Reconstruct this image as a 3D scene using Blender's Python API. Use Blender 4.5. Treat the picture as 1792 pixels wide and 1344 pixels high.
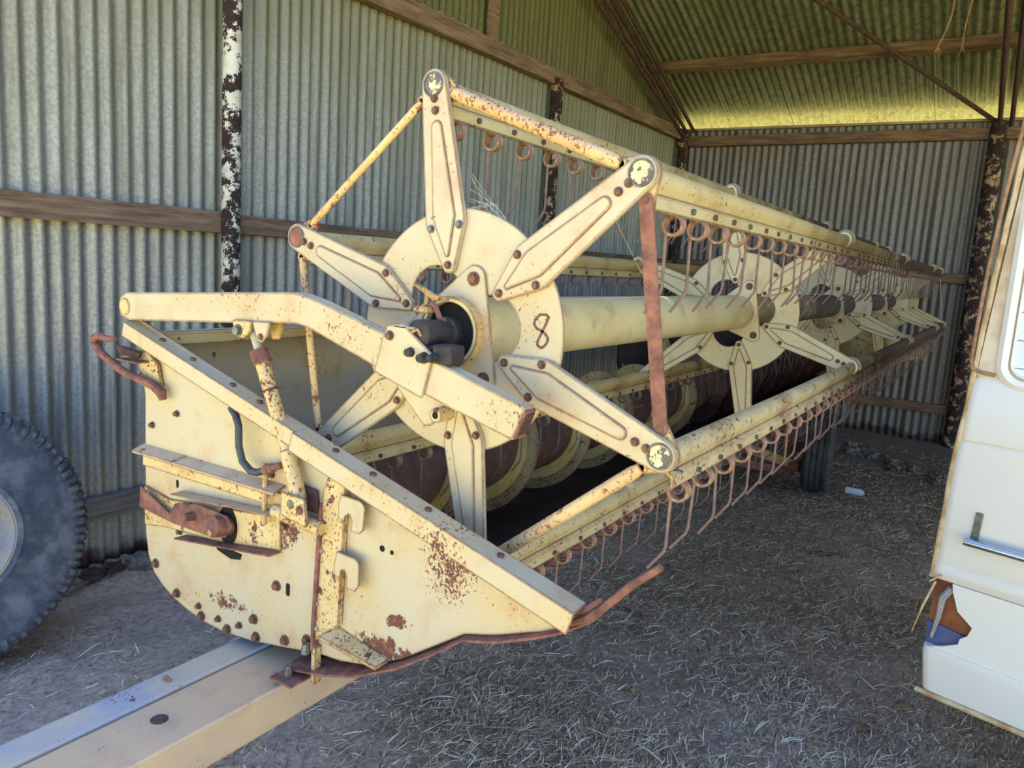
import bpy, bmesh, math, random
from mathutils import Vector, Matrix, noise
from mathutils.geometry import tessellate_polygon
random.seed(7)
PI = math.pi
for o in list(bpy.data.objects): bpy.data.objects.remove(o)
COL = bpy.context.scene.collection
H = 1.48          # height of the reel axis above the floor; builders take coordinates relative to the reel axis

# ------------------------------------------------------------------ camera, light, exposure
cam_d = bpy.data.cameras.new('camera'); cam = bpy.data.objects.new('camera', cam_d); COL.objects.link(cam)
cr, cu, cf = Vector((0.53458, -0.84275, 0.06322)), Vector((0.09768, 0.13592, 0.98589)), Vector((0.83945, 0.52086, -0.15498))
cam.matrix_world = Matrix(((cr.x, cu.x, -cf.x, -1.3091), (cr.y, cu.y, -cf.y, -0.9520), (cr.z, cu.z, -cf.z, 0.1505 + H), (0, 0, 0, 1)))
cam_d.sensor_width = 36; cam_d.lens = 1362.4 / 1792 * 36; cam_d.clip_start = .02; cam_d.clip_end = 300
bpy.context.scene.camera = cam
W = bpy.data.worlds.new('world'); bpy.context.scene.world = W; W.use_nodes = True
wn = W.node_tree; bg = wn.nodes['Background']
sky = wn.nodes.new('ShaderNodeTexSky'); sky.sky_type = 'NISHITA'; sky.sun_disc = False
sky.sun_elevation = math.radians(52); sky.sun_rotation = math.radians(60); sky.altitude = 100; sky.air_density = 1.0; sky.dust_density = 1.5
wm = wn.nodes.new('ShaderNodeMix'); wm.data_type = 'RGBA'; wm.blend_type = 'MULTIPLY'; wm.inputs[0].default_value = 1
wn.links.new(sky.outputs[0], wm.inputs[6]); wm.inputs[7].default_value = (.80, .96, 1.22, 1)
wn.links.new(wm.outputs[2], bg.inputs[0]); bg.inputs[1].default_value = 0.30
sd = bpy.data.lights.new('sun', 'SUN'); sun = bpy.data.objects.new('sun', sd); COL.objects.link(sun)
sd.energy = 13.0; sd.angle = math.radians(.6); sd.color = (1, .93, .8)
sun.location = (6, 4, 12)
sun.rotation_euler = Vector((.60, .42, 1.05)).to_track_quat('Z', 'Y').to_euler()
vs = bpy.context.scene.view_settings
vs.view_transform = 'Standard'; vs.look = 'None'; vs.gamma = 1; vs.use_curve_mapping = False; vs.exposure = 0.95

# ------------------------------------------------------------------ material helpers
def srgb(r, g, b):
    f = lambda c: (c/255/12.92) if c/255 <= .04045 else ((c/255+.055)/1.055)**2.4
    return (f(r), f(g), f(b), 1)
class NT:
    def __init__(s, name):
        s.m = bpy.data.materials.new(name); s.m.use_nodes = True; s.t = s.m.node_tree
        s.b = s.t.nodes['Principled BSDF']; s.tc = s.t.nodes.new('ShaderNodeTexCoord')
    def n(s, typ, **kw):
        n = s.t.nodes.new(typ)
        for k, v in kw.items(): setattr(n, k, v)
        return n
    def put(s, sock, v):
        if isinstance(v, bpy.types.NodeSocket): s.t.links.new(v, sock)
        else: sock.default_value = v
    def math(s, op, a, b=0.0, c=0.0):
        n = s.n('ShaderNodeMath', operation=op); s.put(n.inputs[0], a); s.put(n.inputs[1], b); s.put(n.inputs[2], c); return n.outputs[0]
    def noise(s, scale, detail=3, rough=.6, vec=None, dist=0, stretch=None):
        v = vec or s.tc.outputs['Object']
        if stretch:
            mp = s.n('ShaderNodeMapping'); s.put(mp.inputs[0], v); mp.inputs['Scale'].default_value = stretch; v = mp.outputs[0]
        n = s.n('ShaderNodeTexNoise'); s.put(n.inputs['Vector'], v); n.inputs['Scale'].default_value = scale
        n.inputs['Detail'].default_value = detail; n.inputs['Roughness'].default_value = rough; n.inputs['Distortion'].default_value = dist
        return n.outputs[0]
    def step(s, v, lo, hi):
        n = s.n('ShaderNodeMapRange', interpolation_type='SMOOTHSTEP'); s.put(n.inputs[0], v)
        n.inputs[1].default_value = lo; n.inputs[2].default_value = hi; return n.outputs[0]
    def mix(s, f, a, b):
        n = s.n('ShaderNodeMix', data_type='RGBA'); s.put(n.inputs[0], f); s.put(n.inputs[6], a); s.put(n.inputs[7], b); return n.outputs[2]
    def ramp(s, v, stops):
        n = s.n('ShaderNodeValToRGB'); s.put(n.inputs[0], v); e = n.color_ramp.elements
        while len(e) < len(stops): e.new(.5)
        for el, (p, c) in zip(e, stops): el.position = p; el.color = c
        return n.outputs[0]
    def bump(s, h, strength=.3, dist=.01):
        n = s.n('ShaderNodeBump'); s.put(n.inputs['Height'], h); n.inputs['Strength'].default_value = strength
        n.inputs['Distance'].default_value = dist; s.t.links.new(n.outputs[0], s.b.inputs['Normal'])
    def edge(s, radius=.008):
        bv = s.n('ShaderNodeBevel', samples=4); bv.inputs[0].default_value = radius
        ge = s.n('ShaderNodeNewGeometry'); vm = s.n('ShaderNodeVectorMath', operation='DOT_PRODUCT')
        s.t.links.new(bv.outputs[0], vm.inputs[0]); s.t.links.new(ge.outputs['Normal'], vm.inputs[1])
        return s.math('SUBTRACT', 1.0, vm.outputs['Value'])
    def base(s, c): s.put(s.b.inputs['Base Color'], c)
    def rough(s, v): s.put(s.b.inputs['Roughness'], v)
    def metal(s, v): s.put(s.b.inputs['Metallic'], v)

RUST_D, RUST_O, RUST_P = srgb(98, 62, 52), srgb(170, 104, 56), srgb(118, 74, 66)
def paint(name, base, base2, spots=.64, edge_amt=1.0, blotch=.72, rough=.42, dark=RUST_D, orange=RUST_O, er=.006, far=None, midsc=24, stains=()):
    k = NT(name)
    big = k.noise(5, 3, .6); mid = k.noise(midsc, 4, .7); fine = k.noise(150, 3, .65, stretch=(1, 1, .8))
    col = k.mix(k.step(big, .35, .7), base, base2)
    col = k.mix(k.math('MULTIPLY', k.step(k.noise(11, 3, .6), .5, .75), .35), col, orange)          # faint rust staining
    sp = k.math('MULTIPLY_ADD', big, .35, k.math('MULTIPLY', fine, .8))                          # speckles, denser in places
    spots += .055; blotch += .045
    m1 = k.step(sp, spots, spots + .03)
    m2 = k.step(k.math('MULTIPLY_ADD', fine, .25, k.math('MULTIPLY', mid, .85)), blotch, blotch + .03)
    col_r = k.mix(k.math('MULTIPLY', k.step(k.noise(70, 3, .7), .48, .68), .8), dark, orange)
    halo = k.step(sp, spots - .06, spots + .02)
    col = k.mix(k.math('MULTIPLY', halo, .3), col, orange)
    m = k.math('MAXIMUM', m1, m2)
    if far is not None:                                # colour goes over to the darker mix progressively along X
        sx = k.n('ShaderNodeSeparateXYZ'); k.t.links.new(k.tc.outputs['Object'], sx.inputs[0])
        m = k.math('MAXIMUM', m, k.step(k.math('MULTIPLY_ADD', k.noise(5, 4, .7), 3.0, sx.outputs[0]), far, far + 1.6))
    if edge_amt > 0:
        e = k.step(k.math('MULTIPLY', k.edge(er), k.math('ADD', k.math('MULTIPLY', mid, 2.2), -.45)), .006 / edge_amt, .03 / edge_amt)
        m = k.math('MAXIMUM', m, e)
    col = k.mix(m, col, col_r)
    for (sy, sz, wy, wz, st) in stains:                # rust stains with a shape of their own, in object space
        sp3 = k.n('ShaderNodeSeparateXYZ'); k.t.links.new(k.tc.outputs['Object'], sp3.inputs[0])
        dy = k.math('MULTIPLY', k.math('SUBTRACT', sp3.outputs[1], sy), 1/wy); dz = k.math('MULTIPLY', k.math('SUBTRACT', sp3.outputs[2], sz), 1/wz)
        d2 = k.math('ADD', k.math('MULTIPLY', dy, dy), k.math('MULTIPLY', dz, dz))
        q = k.math('SUBTRACT', k.math('MULTIPLY_ADD', mid, 2.6, k.math('MULTIPLY', fine, st)), d2)
        mm = k.step(q, 1.0 + .5*st, 1.15 + .5*st); col = k.mix(mm, col, col_r); m = k.math('MAXIMUM', m, mm)
    k.base(col); k.rough(k.math('MULTIPLY_ADD', m, .45, rough)); k.bump(k.math('MULTIPLY', m, -1.0), .25, .002)
    return k.m
CREAM, CREAM2 = srgb(192, 177, 148), srgb(186, 167, 132)
M = {}
M['cream'] = paint('cream_paint', CREAM, CREAM2, .672, 1.0, .69)
M['cream_warm'] = paint('cream_paint_warm', srgb(226, 204, 148), srgb(218, 192, 132), .69, 1.0, .70)
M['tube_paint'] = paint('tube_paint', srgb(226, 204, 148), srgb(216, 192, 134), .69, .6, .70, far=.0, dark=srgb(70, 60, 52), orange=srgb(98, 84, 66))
M['cream_rusty'] = paint('cream_paint_rusty', srgb(210, 186, 134), srgb(202, 168, 108), .60, 1.6, .60)
M['cream_panel'] = paint('cream_paint_panel', CREAM, srgb(196, 172, 128), .665, 1.6, .69, stains=((-.255, .218, .060, .028, .3), (-.225, .150, .14, .045, .5), (-.38, .39, .07, .10, 6.0), (.30, .10, .12, .035, 1.0), (.12, .33, .12, .06, 2.0), (-.43, .385, .03, .02, .2)))
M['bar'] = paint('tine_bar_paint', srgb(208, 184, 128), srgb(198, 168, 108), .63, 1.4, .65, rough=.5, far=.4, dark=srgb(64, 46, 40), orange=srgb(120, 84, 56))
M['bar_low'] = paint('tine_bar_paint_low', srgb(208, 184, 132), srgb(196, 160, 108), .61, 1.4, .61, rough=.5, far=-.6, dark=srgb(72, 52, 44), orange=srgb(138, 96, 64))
M['yellow_worn'] = paint('yellow_worn', srgb(208, 182, 124), srgb(196, 156, 88), .62, 1.0, .58, rough=.55)
M['rod'] = paint('rod_rusty', srgb(212, 182, 130), srgb(200, 158, 108), .60, .5, .60, rough=.6, dark=srgb(120, 80, 60), orange=srgb(178, 124, 84))
M['pin'] = paint('pin_cap', srgb(228, 208, 150), srgb(226, 206, 150), .60, .2, .47, rough=.5, dark=srgb(104, 94, 92), orange=srgb(118, 100, 92))
M['dusty'] = paint('dusty_paint', srgb(196, 168, 134), srgb(176, 146, 112), .66, .8, .60, rough=.8, orange=srgb(140, 104, 78))
M['flight'] = paint('auger_yellow', srgb(206, 180, 92), srgb(184, 158, 78), .66, .6, .66, rough=.5)
M['flight_tan'] = paint('auger_tan', srgb(168, 144, 88), srgb(138, 112, 66), .60, .6, .58, rough=.65)
M['trailer'] = paint('trailer_paint', srgb(212, 176, 134), srgb(194, 166, 134), .68, .7, .66, rough=.6, orange=srgb(176, 130, 90))
M['trailer_grey'] = paint('trailer_paint_grey', srgb(196, 178, 150), srgb(158, 160, 168), .66, .6, .64, rough=.6, orange=srgb(176, 140, 100))
M['post'] = paint('post_paint', srgb(224, 216, 198), srgb(214, 206, 176), .72, 0, .47, rough=.6, midsc=13, dark=srgb(50, 36, 32), orange=srgb(84, 60, 50))
M['post_dark'] = paint('post_paint_dark', srgb(196, 160, 118), srgb(170, 134, 96), .66, 0, .44, midsc=12, rough=.7, dark=srgb(48, 34, 30), orange=srgb(78, 54, 44))
def rust(name, a, b, c, rough=.8, sc=30):
    k = NT(name); n = k.noise(sc, 5, .7); k.base(k.ramp(n, [(.3, a), (.5, b), (.7, c)])); k.rough(rough); k.bump(k.noise(220, 3), .35, .002); return k.m
M['rust'] = rust('rust', srgb(88, 54, 46), srgb(124, 80, 68), srgb(158, 104, 80))
M['rust_dark'] = rust('rust_dark', srgb(48, 34, 34), srgb(76, 52, 48), srgb(104, 70, 58))
M['rust_orange'] = rust('rust_orange', srgb(130, 84, 60), srgb(176, 122, 84), srgb(206, 156, 108), .65)
M['tine'] = rust('tine_steel', srgb(92, 72, 70), srgb(122, 96, 88), srgb(150, 114, 92), .55)
M['coil'] = rust('coil_steel', srgb(100, 70, 60), srgb(142, 102, 80), srgb(184, 146, 108), .5)
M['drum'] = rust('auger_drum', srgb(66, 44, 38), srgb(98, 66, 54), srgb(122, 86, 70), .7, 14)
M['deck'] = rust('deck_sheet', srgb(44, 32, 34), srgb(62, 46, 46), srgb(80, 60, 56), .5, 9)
def plain(name, c, rough=.5, metal=0.0, c2=None, sc=20, bump=0):
    k = NT(name)
    k.base(k.mix(k.step(k.noise(sc, 4), .35, .65), c, c2) if c2 else c); k.rough(rough); k.metal(metal)
    if bump: k.bump(k.noise(sc*6, 3), bump, .004)
    return k.m
M['bolt'] = plain('bolt_rust', srgb(88, 64, 56), .6, .3, srgb(126, 88, 68), 120)
M['bolt_grey'] = plain('bolt_zinc', srgb(120, 124, 124), .45, .7, srgb(96, 92, 84), 80)
M['grease'] = plain('greasy_black', srgb(44, 40, 42), .45, .2, srgb(64, 56, 54), 60, .6)
M['black'] = plain('dark_cavity', srgb(14, 12, 12), .9)
M['hose'] = plain('rubber_hose', srgb(66, 68, 72), .55, 0, srgb(54, 56, 60), 60)
M['paint8'] = plain('brown_marker', srgb(112, 76, 60), .7)
M['white_plastic'] = plain('white_plastic', srgb(206, 210, 216), .4)
M['leaf'] = plain('dry_leaf', srgb(150, 104, 70), .8, 0, srgb(176, 132, 84), 30)
M['leafg'] = plain('green_leaf', srgb(116, 150, 70), .6)
M['stick'] = plain('dead_stick', srgb(96, 62, 48), .9, 0, srgb(130, 96, 76), 30, .5)
M['stone'] = plain('pale_stone', srgb(96, 88, 78), .95, 0, srgb(138, 128, 112), 30, .6)
M['twine'] = plain('hanging_root', srgb(176, 136, 96), .9, 0, srgb(140, 104, 70), 30)
M['chrome'] = plain('chrome_bar', srgb(190, 196, 200), .2, 1.0)
M['web'] = plain('spider_web', srgb(190, 186, 176), .8)

def mk_corrugated(name, base, b2, dirt, moss, bounce_tint=None):
    k = NT(name); st = k.noise(16, 4, .6, stretch=(1, 1, .06)); mt = k.noise(60, 3, .6); bg_ = k.noise(1.1, 3, .5)
    col = k.mix(k.step(mt, .3, .7), base, b2)
    col = k.mix(k.math('MULTIPLY', k.step(st, .45, .68), .6), col, dirt)
    col = k.mix(k.math('MULTIPLY', k.step(bg_, .4, .7), .5), col, moss)
    sep = k.n('ShaderNodeSeparateXYZ'); k.t.links.new(k.tc.outputs['Object'], sep.inputs[0])
    if bounce_tint:                                          # yellow-green bounce light painted into the colour high on the sheets
        col = k.mix(k.math('MULTIPLY', k.step(k.math('MULTIPLY_ADD', st, .9, sep.outputs[2]), bounce_tint[0], bounce_tint[1]), bounce_tint[2]), col, bounce_tint[3])
    low = k.math('MULTIPLY_ADD', k.noise(6, 3), .22, sep.outputs[2])
    col = k.mix(k.step(low, .26, .17), col, srgb(66, 46, 38))                    # rusted-out foot of the sheets
    k.base(col); k.rough(k.math('MULTIPLY_ADD', mt, .3, .35)); k.metal(.25); k.bump(mt, .08, .003); return k.m
M['iron'] = mk_corrugated('galvanised_iron', srgb(182, 177, 164), srgb(154, 150, 138), srgb(112, 104, 90), srgb(144, 140, 122), bounce_tint=(1.7, 4.1, .75, srgb(118, 112, 62)))
M['iron_gable'] = mk_corrugated('galvanised_gable', srgb(118, 116, 72), srgb(96, 94, 56), srgb(84, 76, 48), srgb(104, 100, 60))  # olive base: yellow-green bounce light put into the sheet colour
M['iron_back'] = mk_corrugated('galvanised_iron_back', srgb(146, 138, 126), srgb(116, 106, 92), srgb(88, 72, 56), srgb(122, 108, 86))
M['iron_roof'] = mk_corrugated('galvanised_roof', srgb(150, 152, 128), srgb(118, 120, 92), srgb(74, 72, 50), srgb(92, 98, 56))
def mk_wood(name, a, b, c, st=(.5, 6, 6)):
    k = NT(name); g = k.noise(7, 5, .65, stretch=st); kn = k.noise(2.0, 3)
    k.base(k.mix(k.math('MULTIPLY', k.step(kn, .5, .7), .5), k.ramp(g, [(.3, a), (.5, b), (.68, c)]), a)); k.rough(.85); k.bump(g, .5, .006); return k.m
M['wood'] = mk_wood('weathered_timber', srgb(92, 70, 54), srgb(136, 108, 84), srgb(164, 136, 106))
M['wood_y'] = mk_wood('weathered_timber_cross', srgb(84, 62, 44), srgb(124, 96, 70), srgb(150, 122, 92), (6, .5, 6))
M['wood_grey'] = mk_wood('grey_timber', srgb(90, 84, 78), srgb(124, 114, 104), srgb(146, 136, 124))
M['wood_pale'] = mk_wood('pale_batten', srgb(140, 118, 90), srgb(176, 154, 120), srgb(196, 176, 142), (6, .5, 6))

# ------------------------------------------------------------------ mesh builder (coordinates relative to the reel axis)
class MB:
    def __init__(s): s.v = []; s.f = []
    def add(s, vs_, fs):
        n = len(s.v); s.v += [tuple(v) for v in vs_]; s.f += [tuple(i + n for i in f) for f in fs]; return s
    def box(s, x0, x1, y0, y1, z0, z1):
        v = [(x, y, z) for x in (x0, x1) for y in (y0, y1) for z in (z0, z1)]
        return s.add(v, [(0, 1, 3, 2), (4, 6, 7, 5), (0, 4, 5, 1), (2, 3, 7, 6), (0, 2, 6, 4), (1, 5, 7, 3)])
    def bar(s, a, b, w, h, up=(0, 0, 1)):
        a, b = Vector(a), Vector(b); d = (b - a).normalized(); sd_ = d.cross(Vector(up)).normalized(); u = sd_.cross(d)
        v = [p + sd_*i*w/2 + u*j*h/2 for p in (a, b) for i in (-1, 1) for j in (-1, 1)]
        return s.add(v, [(0, 1, 3, 2), (4, 6, 7, 5), (0, 4, 5, 1), (2, 3, 7, 6), (0, 2, 6, 4), (1, 5, 7, 3)])
    def prism(s, poly, x0, x1):                       # polygon in the Y-Z plane, thickness along X
        n = len(poly); v = [(x0, y, z) for y, z in poly] + [(x1, y, z) for y, z in poly]
        f = [tuple(range(n)), tuple(range(2*n - 1, n - 1, -1))] + [(i, (i + 1) % n + 0, (i + 1) % n + n, i + n) for i in range(n)]
        return s.add(v, f)
    def tube(s, pts, r, seg=8, caps=True, closed=False):
        pts = [Vector(p) for p in pts]; n = len(pts); rr = r if isinstance(r, (list, tuple)) else [r]*n
        up = None; vv = []
        for i, p in enumerate(pts):
            if closed: t = pts[(i+1) % n] - pts[i-1]
            else: t = pts[min(i+1, n-1)] - pts[max(i-1, 0)]
            t.normalize()
            if up is None: up = t.orthogonal().normalized()
            up = (up - t*up.dot(t)); up = up.normalized() if up.length > 1e-6 else t.orthogonal().normalized()
            w = t.cross(up)
            vv += [p + (up*math.cos(a) + w*math.sin(a))*rr[i] for a in (2*PI*k/seg for k in range(seg))]
        f = []
        for i in range(n if closed else n - 1):
            j = (i + 1) % n
            for k in range(seg): f.append((i*seg + k, i*seg + (k+1) % seg, j*seg + (k+1) % seg, j*seg + k))
        if caps and not closed: f += [tuple(range(seg - 1, -1, -1)), tuple((n-1)*seg + k for k in range(seg))]
        return s.add(vv, f)
    def cyl(s, a, b, r, seg=16, r2=None): return s.tube([a, b], [r, r if r2 is None else r2], seg)
    def rings(s, loops, closed=True, caps=False):     # loft through vertex loops
        n = len(loops[0]); v = [p for l in loops for p in l]; f = []
        for i in range(len(loops) - 1):
            for k in range(n if closed else n - 1): f.append((i*n + k, i*n + (k+1) % n, (i+1)*n + (k+1) % n, (i+1)*n + k))
        if caps: f += [tuple(range(n - 1, -1, -1)), tuple((len(loops)-1)*n + k for k in range(n))]
        return s.add(v, f)
    def hexbolt(s, x, y, z, r=.0085, h=.007, d=-1):   # bolt head standing out of a plate in direction d*X
        s.tube([(x, y, z), (x + d*.002, y, z)], r*1.35, 12)
        return s.tube([(x + d*.002, y, z), (x + d*(.002 + h), y, z)], [r, r*.94], 6)
    def xf(s, m): s.v = [tuple(m @ Vector(v)) for v in s.v]; return s
    def mesh(s, name, mat, off=(0, 0, 0), angle=35):
        me = bpy.data.meshes.new(name); o = Vector(off)
        me.from_pydata([(v[0]-o.x, v[1]-o.y, v[2]-o.z) for v in s.v], [], s.f)
        me.materials.append(M[mat] if isinstance(mat, str) else mat)
        bm = bmesh.new(); bm.from_mesh(me); bmesh.ops.recalc_face_normals(bm, faces=bm.faces); bm.to_mesh(me); bm.free()
        me.polygons.foreach_set('use_smooth', [True]*len(me.polygons)); me.set_sharp_from_angle(angle=math.radians(angle))
        return me
    def build(s, name, mat, parent=None, bevel=0, angle=35, at=None):
        w = parent['_org'] if parent else (at or (0, 0, -H))
        off = (w[0], w[1], w[2])
        o = bpy.data.objects.new(name, s.mesh(name, mat, off, angle)); COL.objects.link(o)
        if parent: o.parent = parent
        else: o.location = (off[0], off[1], off[2] + H)
        o['_org'] = off
        if bevel:
            b = o.modifiers.new('bevel', 'BEVEL'); b.width = bevel; b.segments = 2; b.limit_method = 'ANGLE'; b.angle_limit = math.radians(40); b.harden_normals = False
        return o
def thing(name, label, cat, org=(0, 0, -H), group=None):
    o = bpy.data.objects.new(name, None); COL.objects.link(o); o.location = (org[0], org[1], org[2] + H); o.empty_display_size = .1
    o['label'] = label; o['category'] = cat; o['_org'] = tuple(org)
    if group: o['group'] = group
    return o
def tag(o, label, cat, group=None, kind=None):
    o['label'] = label; o['category'] = cat
    if group: o['group'] = group
    if kind: o['kind'] = kind
    return o
def structure(o): o['kind'] = 'structure'; return o
def dup(o, loc, parent):
    c = o.copy(); COL.objects.link(c); c.parent = parent; c.location = loc; return c
def arc(cy, cz, r, a0, a1, n): return [(cy + r*math.cos(a0 + (a1-a0)*i/n), cz + r*math.sin(a0 + (a1-a0)*i/n)) for i in range(n + 1)]
def hull(circles, n=14):                              # convex hull of circles in a plane
    pts = sorted(set((round(cy + r*math.cos(2*PI*k/(n*2)), 5), round(cz + r*math.sin(2*PI*k/(n*2)), 5)) for cy, cz, r in circles for k in range(n*2)))
    def half(ps):
        h = []
        for p in ps:
            while len(h) > 1 and (h[-1][0]-h[-2][0])*(p[1]-h[-2][1]) - (h[-1][1]-h[-2][1])*(p[0]-h[-2][0]) <= 1e-9: h.pop()
            h.append(p)
        return h
    a, b = half(pts), half(pts[::-1]); return a[:-1] + b[:-1]

# ------------------------------------------------------------------ the shed
XB, YL, FL = 8.0, 2.66, -H
def corrugated(p0, du, dv, nu, amp, nrm, seg=8, pitch=.08, sheets=9, top=None, thick=.0):
    """sheet from p0: nu pitches along du, length along dv; sheets overlap with a small step"""
    mb = MB(); p0, du, dv, nrm = Vector(p0), Vector(du).normalized(), Vector(dv), Vector(nrm).normalized()
    lo, hi = [], []
    for i in range(nu*seg + 1):
        t = i/seg; sh = int(t // sheets); j = random.Random(sh*13 + 5).uniform(-.004, .004) + ((t % sheets)/sheets)*.008
        o = nrm*(amp*math.cos(2*PI*t) + j)
        k = 1.0 if top is None else top(t*pitch)
        lo.append(p0 + du*pitch*t + o); hi.append(p0 + du*pitch*t + dv*k + o)
        if seg and i % (sheets*seg) == 0 and i: lo.append(p0 + du*pitch*(t+.02) + nrm*(amp + .0)); hi.append(p0 + du*pitch*(t+.02) + dv*k + nrm*amp)
    mb.rings([lo, hi], closed=False); return mb
# left gable wall: lower sheets, then upper gable sheets set back
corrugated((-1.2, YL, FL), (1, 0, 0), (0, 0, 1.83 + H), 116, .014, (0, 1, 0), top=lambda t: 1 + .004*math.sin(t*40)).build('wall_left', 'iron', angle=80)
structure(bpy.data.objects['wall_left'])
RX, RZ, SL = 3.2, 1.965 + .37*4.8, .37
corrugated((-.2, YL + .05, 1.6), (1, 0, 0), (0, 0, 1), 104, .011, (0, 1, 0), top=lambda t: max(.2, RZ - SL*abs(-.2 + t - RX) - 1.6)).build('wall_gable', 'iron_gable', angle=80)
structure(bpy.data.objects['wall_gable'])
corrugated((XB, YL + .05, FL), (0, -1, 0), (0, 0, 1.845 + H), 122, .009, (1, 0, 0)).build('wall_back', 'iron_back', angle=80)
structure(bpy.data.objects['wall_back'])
# the two roof slopes; unseen right end left open and sized for the light
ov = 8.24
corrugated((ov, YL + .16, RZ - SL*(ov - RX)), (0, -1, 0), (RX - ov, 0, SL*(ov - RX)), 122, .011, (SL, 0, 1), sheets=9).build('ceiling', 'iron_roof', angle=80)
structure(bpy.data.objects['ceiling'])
corrugated((.9, YL + .16, RZ - SL*(RX - .9)), (0, -1, 0), (RX - .9, 0, SL*(RX - .9)), 122, .011, (-SL, 0, 1)).build('ceiling_front', 'iron_roof', angle=80)  # unseen slope, front edge drawn back so more skylight reaches the floor
structure(bpy.data.objects['ceiling_front'])
def beam(name, label, a, b, w, h, mat='wood', cat='timber beam', group=None, up=(0, 0, 1)):
    a, b = Vector(a), Vector(b); n = 14; d = (b-a).normalized(); s_ = d.cross(Vector(up)).normalized(); u = s_.cross(d); mb = MB(); loops = []
    rnd = random.Random(len(label))
    for i in range(n + 1):
        p = a + (b-a)*i/n; j = [rnd.uniform(-.003, .003) for _ in range(4)]
        loops.append([p + s_*(x*w/2) + u*(y*h/2 + jj) for (x, y), jj in zip(((-1, -1), (1, -1), (1, 1), (-1, 1)), j)])
    mb.rings(loops, caps=True)
    if mat == 'wood' and abs(b.y - a.y) > 1: mat = 'wood_y'
    o = mb.build(name, mat, at=(a.x, a.y, min(a.z, b.z)), bevel=.003, angle=50)
    tag(o, label, cat, group); return o
yb = YL - .045
beam('wall_girt', 'long weathered timber girt at mid height on the left wall, left of the white post', (-1.2, yb, .262), (1.40, yb, .257), .05, .11)
beam('wall_girt', 'weathered timber girt at mid height on the left wall, right of the white post', (1.47, yb, .255), (4.78, yb, .25), .05, .10)
beam('wall_girt', 'mid height timber girt on the left wall, farthest piece running to the corner', (4.9, yb, .25), (7.9, yb, .25), .05, .10)
beam('wall_girt', 'grey low timber girt behind the tyre on the left wall', (-1.2, yb, -1.15), (3.4, yb, -1.15), .05, .11, 'wood_grey')
beam('wall_girt', 'low dark timber girt at the far end of the left wall', (3.45, yb, -1.15), (7.9, yb, -1.15), .05, .11, 'wood_grey')
beam('wall_plate', 'long dark top beam of the left wall under the gable sheets', (-.3, yb - .01, 1.70), (7.93, yb - .01, 1.775), .07, .125)
beam('wall_plate', 'brown timber beam along the top of the back wall under the roof', (XB - .05, YL, 1.70), (XB - .05, -7.0, 1.70), .06, .115)
beam('eave_batten', 'pale thin timber batten right under the bright roof edge', (XB - .02, YL, 1.838), (XB - .02, -7.0, 1.838), .06, .026, 'wood_pale', 'timber batten')
beam('wall_girt', 'dark timber girt at mid height on the back wall beyond the reel', (XB - .045, YL, .265), (XB - .045, -7.0, .265), .05, .10)
beam('wall_girt', 'dark low timber girt on the back wall behind the trailer wheel', (XB - .045, YL, -1.10), (XB - .045, -7.0, -1.10), .05, .10, 'wood')
def roofz(x): return RZ - SL*abs(x - RX)
beam('roof_purlin', 'brown timber purlin crossing under the mossy roof sheets', (6.90, YL, roofz(6.9) - .075), (6.90, -7.0, roofz(6.9) - .075), .09, .10, up=(SL, 0, 1))
beam('roof_purlin', 'upper timber purlin near the roof ridge', (5.6, YL, roofz(5.6) - .075), (5.6, -7.0, roofz(5.6) - .075), .09, .10, up=(SL, 0, 1))
beam('roof_purlin', 'high timber purlin near the open front of the roof', (1.6, YL, roofz(1.6) - .075), (1.6, -7.0, roofz(1.6) - .075), .09, .10, up=(-SL, 0, 1))
beam('gable_stud', 'short upright timber stud above the left wall beam', (3.90, YL - .0, 1.74), (3.90, YL - .0, 3.2), .05, .09, up=(1, 0, 0))

def post(name, label, x, y, z1, r, mat, org=None):
    mb = MB(); n = 40
    pts = [(x, y, FL + (z1 - FL)*i/n) for i in range(n + 1)]
    mb.tube(pts, [r*random.uniform(.985, 1.015) for _ in pts], 20)
    o = mb.build(name, mat, at=(x, y, FL)); tag(o, label, 'post', None); return o
post('steel_post', 'white flaking round steel post nearest the camera on the left wall', 1.435, YL - .10, 2.3, .048, 'post')
post('steel_post', 'flaking round steel post on the left wall seen through the raised reel tines', 4.80, YL - .09, 1.73, .055, 'post_dark')
post('steel_post', 'rusty steel post in the far corner between left and back walls', 7.86, YL - .10, 1.75, .055, 'post_dark')
post('steel_post', 'rusty brown steel post on the back wall beside the white caravan', 7.92, -.66, 1.80, .075, 'post_dark')

# truss of round bars above the right post and gable
def rodthing(name, label, segs, r, mat='rust_dark', cat='roof bar', org=None):
    mb = MB()
    for a, b in segs: mb.cyl(a, b, r, 8)
    o = mb.build(name, mat, at=org or (segs[0][0][0], segs[0][0][1], segs[0][0][2])); return tag(o, label, cat)
rodthing('roof_brace', 'dark steel brace rod running diagonally across the roof from the right post', [((7.93, -.64, 1.80), (5.9, .78, 2.52))], .022)
yt = -.66
rodthing('roof_truss', 'steel bar truss rising from the top of the rusty right post', [((7.93, yt, 1.78), (4.0, yt, 3.20)), ((7.93, yt, 1.78), (4.0, yt, 2.85)), ((7.3, yt, 1.95), (7.0, yt, 2.12)), ((7.0, yt, 2.12), (6.5, yt, 2.16)), ((6.5, yt, 2.16), (6.0, yt, 2.46)), ((6.0, yt, 2.46), (5.5, yt, 2.4)), ((7.93, yt-.1, 1.78), (4.0, yt-.1, 3.20))], .022, 'rust_dark', 'roof truss')
yt = YL - .12
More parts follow.
